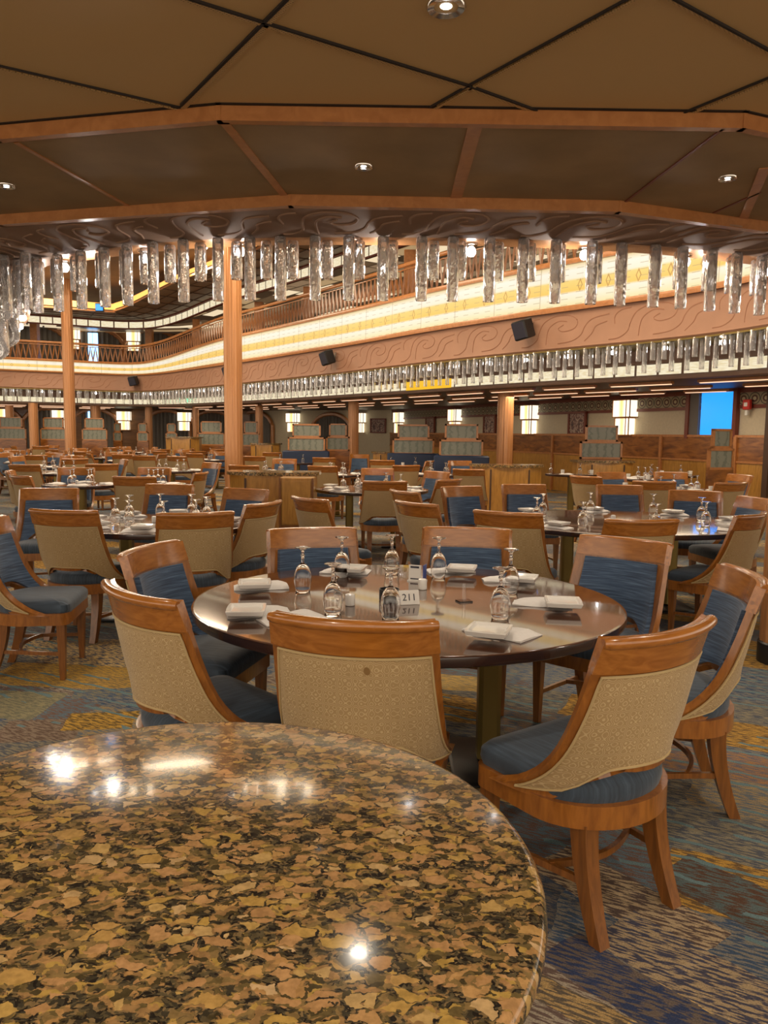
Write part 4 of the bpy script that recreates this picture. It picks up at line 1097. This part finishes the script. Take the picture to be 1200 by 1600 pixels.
def text(nme, s, size, mat, parent, loc, rot, ext=.0006):
    c = bpy.data.curves.new(nme, 'FONT'); c.body = s; c.size = size; c.align_x = 'CENTER'; c.align_y = 'CENTER'; c.extrude = ext; c.materials.append(M[mat])
    t = bpy.data.objects.new(nme, c); me = bpy.data.meshes.new_from_object(t); bpy.data.objects.remove(t)
    o = bpy.data.objects.new(nme, me); col.objects.link(o); o.parent = parent; o.location = loc; o.rotation_euler = rot; return o
x, y = on_t(638, 943); root = empty('number_card', (x, y, TZ), radians(12)); tag(root, 'folded white tent card with the number 211', 'card')
tilt = radians(24)
for sg in (-1, 1):
    m1 = MB(); m1.box((0, 0, .031), (.088, .0016, .062)); o = m1.build('card_face', 'white', root, smooth=False); o.location = (0, sg*.0255, .001); o.rotation_euler = (sg*tilt, 0, 0)
    if sg < 0: text('number', '211', .042, 'ink', o, (0, -.0016, .030), (pi/2, 0, 0))
x, y = on_t(648, 908); root = empty('menu_card', (x, y, TZ), radians(-20)); tag(root, 'small upright white card with a blue side behind the white shaker', 'card')
m1 = MB(); m1.box((0, 0, .042), (.062, .003, .078)); m1.build('card_face', 'white', root, smooth=False)
m1 = MB(); m1.box((0, -.0025, .070), (.044, .001, .010)); m1.box((0, -.0025, .012), (.044, .001, .006)); m1.build('print', 'ink', root, smooth=False)
m1 = MB(); m1.box((.044, .022, .042), (.003, .052, .078)); m1.build('blue_side', 'signblue', root, smooth=False)
m1 = MB(); m1.box((.01, .01, .003), (.09, .05, .006)); m1.build('foot', 'white', root, smooth=False)
x, y = on_t(725, 940); root = empty('card_stand', (x, y, TZ), radians(20)); tag(root, 'clear acrylic card stand right of the shaker', 'stand')
m1 = MB(); m1.box((0, 0, .003), (.06, .05, .006)); m1.build('foot', 'glass', root, smooth=False); m1 = MB(); m1.box((0, 0, .042), (.012, .004, .075)); m1.build('upright', 'glass', root, smooth=False)
# stain on chair A's back
m1 = MB(); n = 12; C0 = BP(.18, .755)
m1.add([BP(.18+.035*cos(2*pi*k/n), .755+.03*sin(2*pi*k/n))+BN(.18, .755)*.0218 for k in range(n)]+[BP(.18, .755)+BN(.18, .755)*.0221], [(k, (k+1) % n, n) for k in range(n)])
M['stain'] = plain('stain', (.22, .125, .04), .9)
m1.build('stain', 'stain', CH['A'])

# ------------------------------------------------------------ the other tables seen clearly
TB = {  # centre, radii, rotation, label, number of place settings, name used in other labels
 'T2': ((2.03, 6.45), 1.12, .93, 0, 'large dark oval dining table behind the 211 table, right', 'big right oval table'),
 'T3': ((-1.76, 5.95), .71, .71, 0, 'dark round dining table at middle left with many upturned goblets', 'middle left table'),
 'T4': ((-.16, 9.9), .74, .70, 0, 'dark round dining table beyond the 211 table, centre, with one brass leg showing', 'centre table beyond'),
 'T5': ((3.9, 10.4), .78, .72, 0, 'dark table behind the big right oval one, set with white mugs', 'mug table'),
 'T6': ((-4.1, 10.2), .50, .50, 0, 'dark table at left behind the middle left one', 'left rear table'),
 'T7': ((-3.15, 10.4), .40, .45, 0, 'dark table behind the middle left one, left of the granite station', 'table left of the granite station'),
 'T8': ((-5.6, 13.0), .6, .6, 0, 'dark dining table among distant left chairs', None),
 'T10': ((-2.05, 13.9), .55, .55, 0, 'dark dining table behind the granite station', 'table behind the granite station'),
 'T11': ((-.85, 13.5), .5, .5, 0, 'small dark table seen between station and booth column', 'small table before the booth column'),
 'T12': ((1.0, 13.95), .55, .55, 0, 'dark table in front of the booth screens', 'table near the navy booths'),
 'T9': ((-4.0, 14.2), .6, .6, 0, 'dark dining table left of the tallest column', None),
 'T13': ((4.6, 13.2), .5, .5, 0, 'dark table with mugs by the right wall panelling', 'table by the wall panelling'),
}
for k, (c, rx, ry, rz, lab, nme) in TB.items(): table(c[0], c[1], rx, ry, rz, lab, detail=k in ('T2', 'T3', 'T4'))
def mid(px, py, tb, label, jit=0, f=None, r=0):
    x, y = at(px, py, .93); c = TB[tb][0]; face = atan2(c[1]-y, c[0]-x)+radians(jit) if f is None else radians(f)
    put_chair(x, y, face, 'dining chair '+label); mids.append((x+cos(face)*.28, y+sin(face)*.28, face, tb, label))
mids = []
for a in (
 (791, 800, 'T2', 'seen from behind, front left of the big right oval table', 0, 62),
 (1006, 812, 'T2', 'seen from behind, front middle of the big right oval table', 0, 96),
 (1182, 803, 'T2', 'with beige back cut by the right edge, at the big oval table', 0, 133),
 (1186, 778, 'T2', 'with only rail and a strip of blue showing at the right edge', 0, -172),
 (1087, 767, 'T2', 'with blue back at the rear right of the big oval table', 0, -112),
 (967, 758, 'T2', 'with blue back at the rear middle of the big oval table', 0, -95),
 (817, 757, 'T2', 'with blue back in front of the granite drinks station', 0, -82),
 (718, 760, 'T2', 'with tall blue back at the left rear of the big oval table', 0, -62),
 (645, 785, 'T2', 'with narrow beige back, nearer of two left of the big oval table', 0, 38),
 (627, 767, 'T2', 'with narrow beige back, farther of two left of the big oval table', 0, 30),
 (95, 797, 'T3', 'with big beige back at front left of the middle left table', 0, 80),
 (307, 801, 'T3', 'seen from behind at front right of the middle left table', 0, 112),
 (418, 785, 'T3', 'with curving beige side, right end of the middle left table', 0, 158),
 (388, 764, 'T3', 'with blue back in front of the wooden side station', 0, -115),
 (267, 757, 'T3', 'with blue back behind the goblets of the middle left table', 0, -95),
 (78, 763, 'T3', 'with blue back at far left behind the big beige one', 0, -75),
 (602, 752, 'T4', 'with tall beige back at the front of the centre table beyond', 0, 95),
 (590, 732, 'T4', 'with blue back at the rear of the centre table beyond', 0, -90),
 (686, 737, 'T4', 'turned left with blue back, right of the centre table beyond', 0, -140),
 (706, 749, 'T4', 'seen from behind with curving side, between blue ones', 0, 140),
 (478, 778, 'T4', 'mostly hidden by the station, front left of the centre table', 0, 40),
 (1023, 752, 'T5', 'seen from behind in front of the mug table', 0, 80),
 (1146, 754, 'T5', 'with tall beige back at the right behind the big oval table', 0, 112),
 (1160, 742, 'T5', 'facing left near the etched screen at right', 0, -165),
 (953, 738, 'T5', 'with blue back and a white mug before it', 0, -70),
 (1047, 738, 'T5', 'with blue back behind the mug table', 0, -95),
 (913, 744, 'T5', 'with pale beige back left of the mug table', 0, 40),
 (209, 745, 'T7', 'seen from behind behind the middle left table, centre', 0, 92),
 (243, 731, 'T7', 'with wide rail and blue back left of the granite station', 0, -95),
 (318, 738, 'T7', 'turned sideways beside the granite station, blue inside', 0, 175),
 (334, 723, 'T7', 'with large blue back just left of the granite station', 0, -130),
 (27, 743, 'T6', 'with long beige back by the left edge', 0, 50),
 (12, 736, 'T6', 'behind the long beige-backed one by the left edge', 0, 20),
 (120, 731, 'T6', 'with blue back facing the left goblets', 0, -80),
 (36, 726, 'T8', 'with beige back in the second left row', 0, 85),
 (160, 725, 'T8', 'with pale rail left of the blue angled one', 0, 120),
 (197, 718, 'T9', 'with angled blue back, second left row', 0, -150),
 (224, 712, 'T9', 'with square beige back, third row left', 0, 88),
 (275, 713, 'T9', 'with large beige back left of the tallest column', 0, 70),
 (380, 727, 'T10', 'with rail just above the granite station top', 0, 85),
 (397, 713, 'T10', 'with beige back right of the tallest column', 0, 80),
 (445, 717, 'T10', 'with blue back seen over the granite station', 0, -92),
 (425, 707, 'T10', 'with beige back behind the blue one over the station', 0, 90),
 (503, 728, 'T11', 'with wide beige back right of the granite station', 0, 78),
 (506, 715, 'T11', 'small beige back near the navy booth', 0, 88),
 (562, 710, 'T12', 'with blue back beside the booth column', 0, -90),
 (597, 719, 'T12', 'with beige back before the low wooden cabinet', 0, 86),
 (636, 727, 'T12', 'with beige back right of the low wooden cabinet', 0, 110),
 (648, 712, 'T12', 'with blue back near the navy booth bench', 0, -100),
 (674, 720, 'T12', 'seen sideways beside the navy booth bench', 0, 160),
 (718, 720, 'T12', 'with blue back left of the granite drinks station', 0, -80),
 (732, 733, 'T12', 'half hidden by the granite drinks station', 0, 75),
 (1095, 722, 'T13', 'with rail before the right wall panelling', 0, 95),
 (-25, 812, 'T3', 'cut by the left edge, seat pointing right', 0, 8),
): mid(*a)

def setting(x, y, ang, lab, grp, far=False, mug=False):
    """napkin + dish + goblet for one place; ang: direction the sitter faces"""
    c, s = cos(ang), sin(ang)
    place(NAPS[random.randrange(3)], 'napkin', x, y, TZ+.001, ang+radians(random.uniform(60, 120)), 'folded white napkin '+lab, 'napkin', 'napkins '+grp)
    if not far: place(DISH, 'side_dish', x+.02*s, y, TZ+.0245, ang+random.uniform(-.3, .3), 'square white dish '+lab, 'dish', 'dishes '+grp)
    gx_, gy_ = x+c*.21+s*.11, y+s*.21-c*.11
    place(GOBF if far else GOB, 'goblet', gx_, gy_, TZ+.0005, 0, 'upturned clear goblet '+lab, 'glass', 'goblets '+grp)
    if mug: place(MUG, 'mug', x+c*.06-s*.17, y+s*.06+c*.17, TZ, random.uniform(0, 6), 'white mug '+lab, 'mug', 'mugs '+grp)
short = {'T2': 'on the big oval table at right', 'T3': 'on the middle left table', 'T4': 'on the centre table beyond the 211 table', 'T5': 'on the mug table', 'T6': 'on the left rear table',
         'T7': 'on the table left of the granite station', 'T8': 'on a table in the far left rows', 'T9': 'on a table left of the tallest column', 'T10': 'on the table behind the granite station',
         'T11': 'on the small table before the booth column', 'T12': 'on the table near the navy booths', 'T13': 'on the table by the wall panelling'}
place_words = ['front', 'front right', 'right', 'rear right', 'rear', 'rear left', 'left', 'front left']
for k, (c, rx, ry, rz, lab, nme) in TB.items():
    n = {'T2': 8, 'T3': 8, 'T4': 6, 'T5': 6}.get(k, 4)
    for i in range(n):
        a = -pi/2+2*pi*i/n + (.25 if n != 8 else 0)
        x, y = c[0]+cos(a)*(rx-.17), c[1]+sin(a)*(ry-.17)
        w_ = place_words[int(round(i*8/n)) % 8]
        setting(x, y, a+pi, 'at the %s place %s' % (w_, short[k]), short[k], far=k not in ('T2', 'T3', 'T4', 'T5'), mug=k in ('T5', 'T13'))
    place(SHAKER, 'shaker', c[0]-.06, c[1], TZ, 0, 'small white shaker in the middle, '+short[k], 'shaker')
root = empty('number_card', (2.28, 6.2, TZ), radians(60)); tag(root, 'small folded card in the middle of the big right oval table', 'card')
m1 = MB()
m1.box((0, -.02, .03), (.08, .003, .06)); m1.box((0, .02, .03), (.08, .003, .06)); m1.box((0, 0, .058), (.08, .042, .003)); m1.build('card_face', 'white', root, smooth=False)

# ------------------------------------------------------------ distant rows
rows = []
e1 = Vector((-.60, .80)); e2 = Vector((.80, .60))
base = Vector((-6.6, 15.2)); known = [Vector(v[0]) for v in TB.values()]
colpts = [Vector((-3.35, 16.8)), Vector((-10.0, 24.2)), Vector((-10.1, 26.5)), Vector((-4.6, 27.5)), Vector((-3.66, 23.3)), Vector((-6.7, 25.3)), Vector((-7.2, 25.3)), Vector((-4.1, 23.3)), Vector((.2, 20.3)), Vector((-2.05, 19.6)), Vector((-1.3, 21.5)), Vector((-6.06, 26.5)), Vector((-4.6, 26))]
cnt = 0
for i in range(-4, 8):
    for j in range(-5, 7):
        p = base+e1*(i*2.35)+e2*(j*2.25)
        if p.y < 11.5 or p.y > 27.5: continue
        sx = 600+FPX*p.x/p.y
        if sx < -30 or sx > 640: continue
        if p.x > 1.3-(p.y-13)*.42: continue
        if any((p-k).length < 1.75 for k in known): continue
        if any(hypot(p.x-a, p.y-b) < 1.15 for a, b in occupied[:len(mids)+8]): continue
        if any((p-c).length < 1.1 for c in colpts): continue
        rows.append(p); known.append(p)
for q, p in enumerate(rows):
    side = 'left of the tallest column' if p.x/p.y < -.2 else 'right of the tallest column'
    table(p.x, p.y, .55, .55, 0, 'small dark table in the distant crowded rows '+side, False, 'distant tables '+side)
    n = 5; a0 = random.uniform(0, 6)
    for i in range(n):
        a = a0+2*pi*i/n+random.uniform(-.12, .12); r = random.uniform(.86, .98)
        x, y = p.x+cos(a)*r, p.y+sin(a)*r
        if any(hypot(x-c.x, y-c.y) < .85 for c in colpts): continue
        if any(hypot(x-cos(a)*.28-ox, y-sin(a)*.28-oy) < .72 for ox, oy in occupied): continue
        back = sin(a) < 0
        put_chair(x, y, a+pi, ('distant dining chair with beige back turned to us, ' if back else 'distant dining chair with blue front towards us, ')+side,
                  ('distant beige-backed chairs ' if back else 'distant blue-fronted chairs ')+side, far=True)
    for i in range(3):
        a = a0+.5+2*pi*i/3; x, y = p.x+cos(a)*.3, p.y+sin(a)*.3
        place(GOBF, 'goblet', x, y, TZ, 0, 'tiny upturned goblet on a distant table '+side, 'glass', 'distant goblets '+side)
        if i < 2: place(NAPS[i], 'napkin', p.x+cos(a+.6)*.36, p.y+sin(a+.6)*.36, TZ, a, 'folded white napkin on a distant table '+side, 'napkin', 'distant napkins '+side)

# ------------------------------------------------------------ serving stations
def station(px, y, wpx, h, lab, rz=0, depth=.62, mugs=False):
    d = ray(px, 676); t = y/d[1]; x = d[0]*t; W = wpx/FPX*y
    root = empty('service_station', (x, y+depth/2, 0), rz); tag(root, lab, 'cabinet')
    hw = W/2; c = .22*W
    poly = [(-hw, depth/2), (-hw, -depth*.1), (-hw+c, -depth/2), (hw-c, -depth/2), (hw, -depth*.1), (hw, depth/2)]
    m1 = MB(); m1.prism([(p[0]*.93, p[1]*.93) for p in poly[::-1]][::-1], .09, h-.045); m1.build('cabinet_body', 'cab_wood', root, smooth=False)
    m1 = MB(); m1.prism([(p[0]*.86, p[1]*.86) for p in poly], 0, .09); m1.build('kickboard', 'black', root, smooth=False)
    out = []
    for k in range(28):
        a = pi+pi*k/27; out.append((hw*1.02*cos(a)*1.0, depth*.02+depth*.56*sin(a)))
    out += [(hw*1.02, depth*.52), (-hw*1.02, depth*.52)]
    m1 = MB(); m1.prism(out, h-.045, h); m1.build('granite_top', 'granite', root, smooth=False)
    for xx, yy in ((-hw+c, -depth/2), (hw-c, -depth/2)):
        m1 = MB(); m1.box((xx*.94, yy*.94, h/2), (.025, .025, h-.16)); m1.build('corner_strip', 'darkbrown', root, smooth=False)
    return root
st1 = station(421, 9.9, 146, .95, 'wooden service station with granite top in front of the tallest column')
m1 = MB(); m1.box((0, 0, .44), (.40, .05, .86)); m1.box((0, -.03, .16), (.36, .02, .30)); 
r = empty('cabinet_unit', (-1.10, 9.45, 0), 0); tag(r, 'upright honey wood cabinet unit attached at the right of the granite station', 'cabinet')
m1 = MB(); m1.bbox((0, .15, .46), (.42, .34, .90), .006); m1.build('body', 'cab_wood', r, smooth=False)
m1 = MB(); m1.box((0, -.025, .60), (.36, .02, .54)); m1.build('door', 'cab_wood', r, smooth=False)
m1 = MB(); m1.box((-.205, -.03, .46), (.025, .03, .9)); m1.box((.205, -.03, .46), (.025, .03, .9)); m1.box((0, -.03, .30), (.38, .025, .03)); m1.build('edging', 'leg_wood', r, smooth=False)
station(799, 13.3, 114, .95, 'octagonal wooden drinks station with granite top in front of the copper column')
station(953, 15.6, 96, .97, 'granite-topped wooden cabinet below the etched screen')
station(611, 20.0, 60, 1.0, 'low wooden cabinet right of the booth column')
station(412, 23.0, 48, 1.15, 'distant wooden cabinet just right of the tallest column')
station(282, 25.0, 56, 1.3, 'distant wooden cabinet left of the tallest column', 0)

# ------------------------------------------------------------ booths with etched screens
def screen(px, y, w_, lab, rz=0, z0=.98, bench=True, sc=1.0):
    d = ray(px, 676); t = y/d[1]; x = d[0]*t
    root = empty('booth_screen', (x, y, 0), rz); tag(root, lab, 'screen')
    def fr(nme, cx, wd, za, zb):
        m1 = MB(); m1.box((cx, 0, (za+zb)/2), (wd-.06, .02, zb-za-.06)); o = m1.build('etched_glass', 'etched', root, smooth=False)
        m1 = MB()
        for zz in (za+.02, zb-.02): m1.box((cx, 0, zz), (wd, .06, .04))
        for xx in (-wd/2+.02, wd/2-.02): m1.box((cx+xx, 0, (za+zb)/2), (.04, .06, zb-za))
        m1.build(nme, 'trim_wood', root, smooth=False)
    fr('lower_frame', 0, w_, z0, z0+.38*sc); fr('upper_frame', 0, w_*.76, z0+.38*sc, z0+.73*sc)
    m1 = MB(); m1.box((0, 0, z0/2), (w_, .06, z0)); m1.build('base_panel', 'burl', root, smooth=False)
    if bench:
        b = empty('booth_bench', (x, y-.32, 0), rz); tag(b, 'navy padded booth bench in front of the '+lab.replace('etched glass ', ''), 'bench')
        m1 = MB(); m1.bbox((0, .18, .72), (w_+.25, .14, .58), .03); m1.build('backrest', 'navy', b)
        m1 = MB(); m1.bbox((0, -.06, .42), (w_+.25, .52, .12), .03); m1.build('seat', 'taupe', b)
        m1 = MB(); m1.box((0, 0, .18), (w_+.2, .42, .36)); m1.build('plinth', 'burl', b, smooth=False)
for px, y, w_, lab, rz, z0, bn, sc in ((721, 17.0, .98, 'etched glass screen left of the copper column', 0, .98, True, 1), (646, 18.6, 1.02, 'etched glass screen behind the low wooden cabinet', 0, .98, True, 1),
        (940, 16.6, .92, 'etched glass screen before the large lantern', 0, .98, False, 1), (1128, 12.9, .50, 'narrow etched glass screen before the blue doorway', .25, .93, False, .95),
        (528, 21.5, .66, 'etched glass screen touching the booth column on its left', 0, .98, False, 1.05), (479, 20.0, .98, 'etched glass screen behind the navy bench at centre left', 0, .98, True, 1.0),
        (330, 26.5, .95, 'etched glass screen just left of the tallest column', 0, 1.0, False, 1.15), (392, 26, .6, 'etched glass screen just right of the tallest column', 0, 1.0, False, 1.15),
        (148, 28.6, .95, 'etched glass screen right of the left tall column', 0, 1.1, False, 1.15), (84, 28.4, 1.0, 'etched glass screen left of the left tall column', 0, 1.1, False, 1.15),
        (18, 28.4, 1.1, 'etched glass screen at the far left edge', 0, 1.1, False, 1.15), (184, 30, .35, 'narrow far etched glass screen under the yellow lantern', 0, 1.05, False, 1.0),
        (223, 30, .45, 'narrow far etched glass screen by the slim column', 0, 1.05, False, 1.0), (268, 29.5, .45, 'small far etched glass screen in front of a curtained arch', 0, 1.05, False, 1.0)):
    screen(px, y, w_, lab, rz, z0, bn, sc)
for px, y, lab in ((895, 14.5, 'table for booth guests left of the large lantern screen'), (640, 17.2, 'booth table in front of the navy bench'), (1052, 14.6, 'table by the light wood wall panelling at right'), (465, 18.5, 'booth table before the centre left navy bench')):
    d = ray(px, 676); t = y/d[1]; x = d[0]*t
    table(x, y, .5, .40, 0, lab, False)
    for i in range(4):
        xx, yy = x-.42+.28*i, y+(.12 if i % 2 else -.1)
        place(MUG if i % 2 else GOBF, 'mug' if i % 2 else 'goblet', xx, yy, TZ, i, ('white mug' if i % 2 else 'upturned goblet')+' on the '+lab, 'mug' if i % 2 else 'glass', ('mugs' if i % 2 else 'goblets')+' on the '+lab)
    place(NAPS[0], 'napkin', x-.15, y-.2, TZ, .2, 'folded white napkin on the '+lab, 'napkin')

fixed = 0
for me in bpy.data.meshes:
    pass
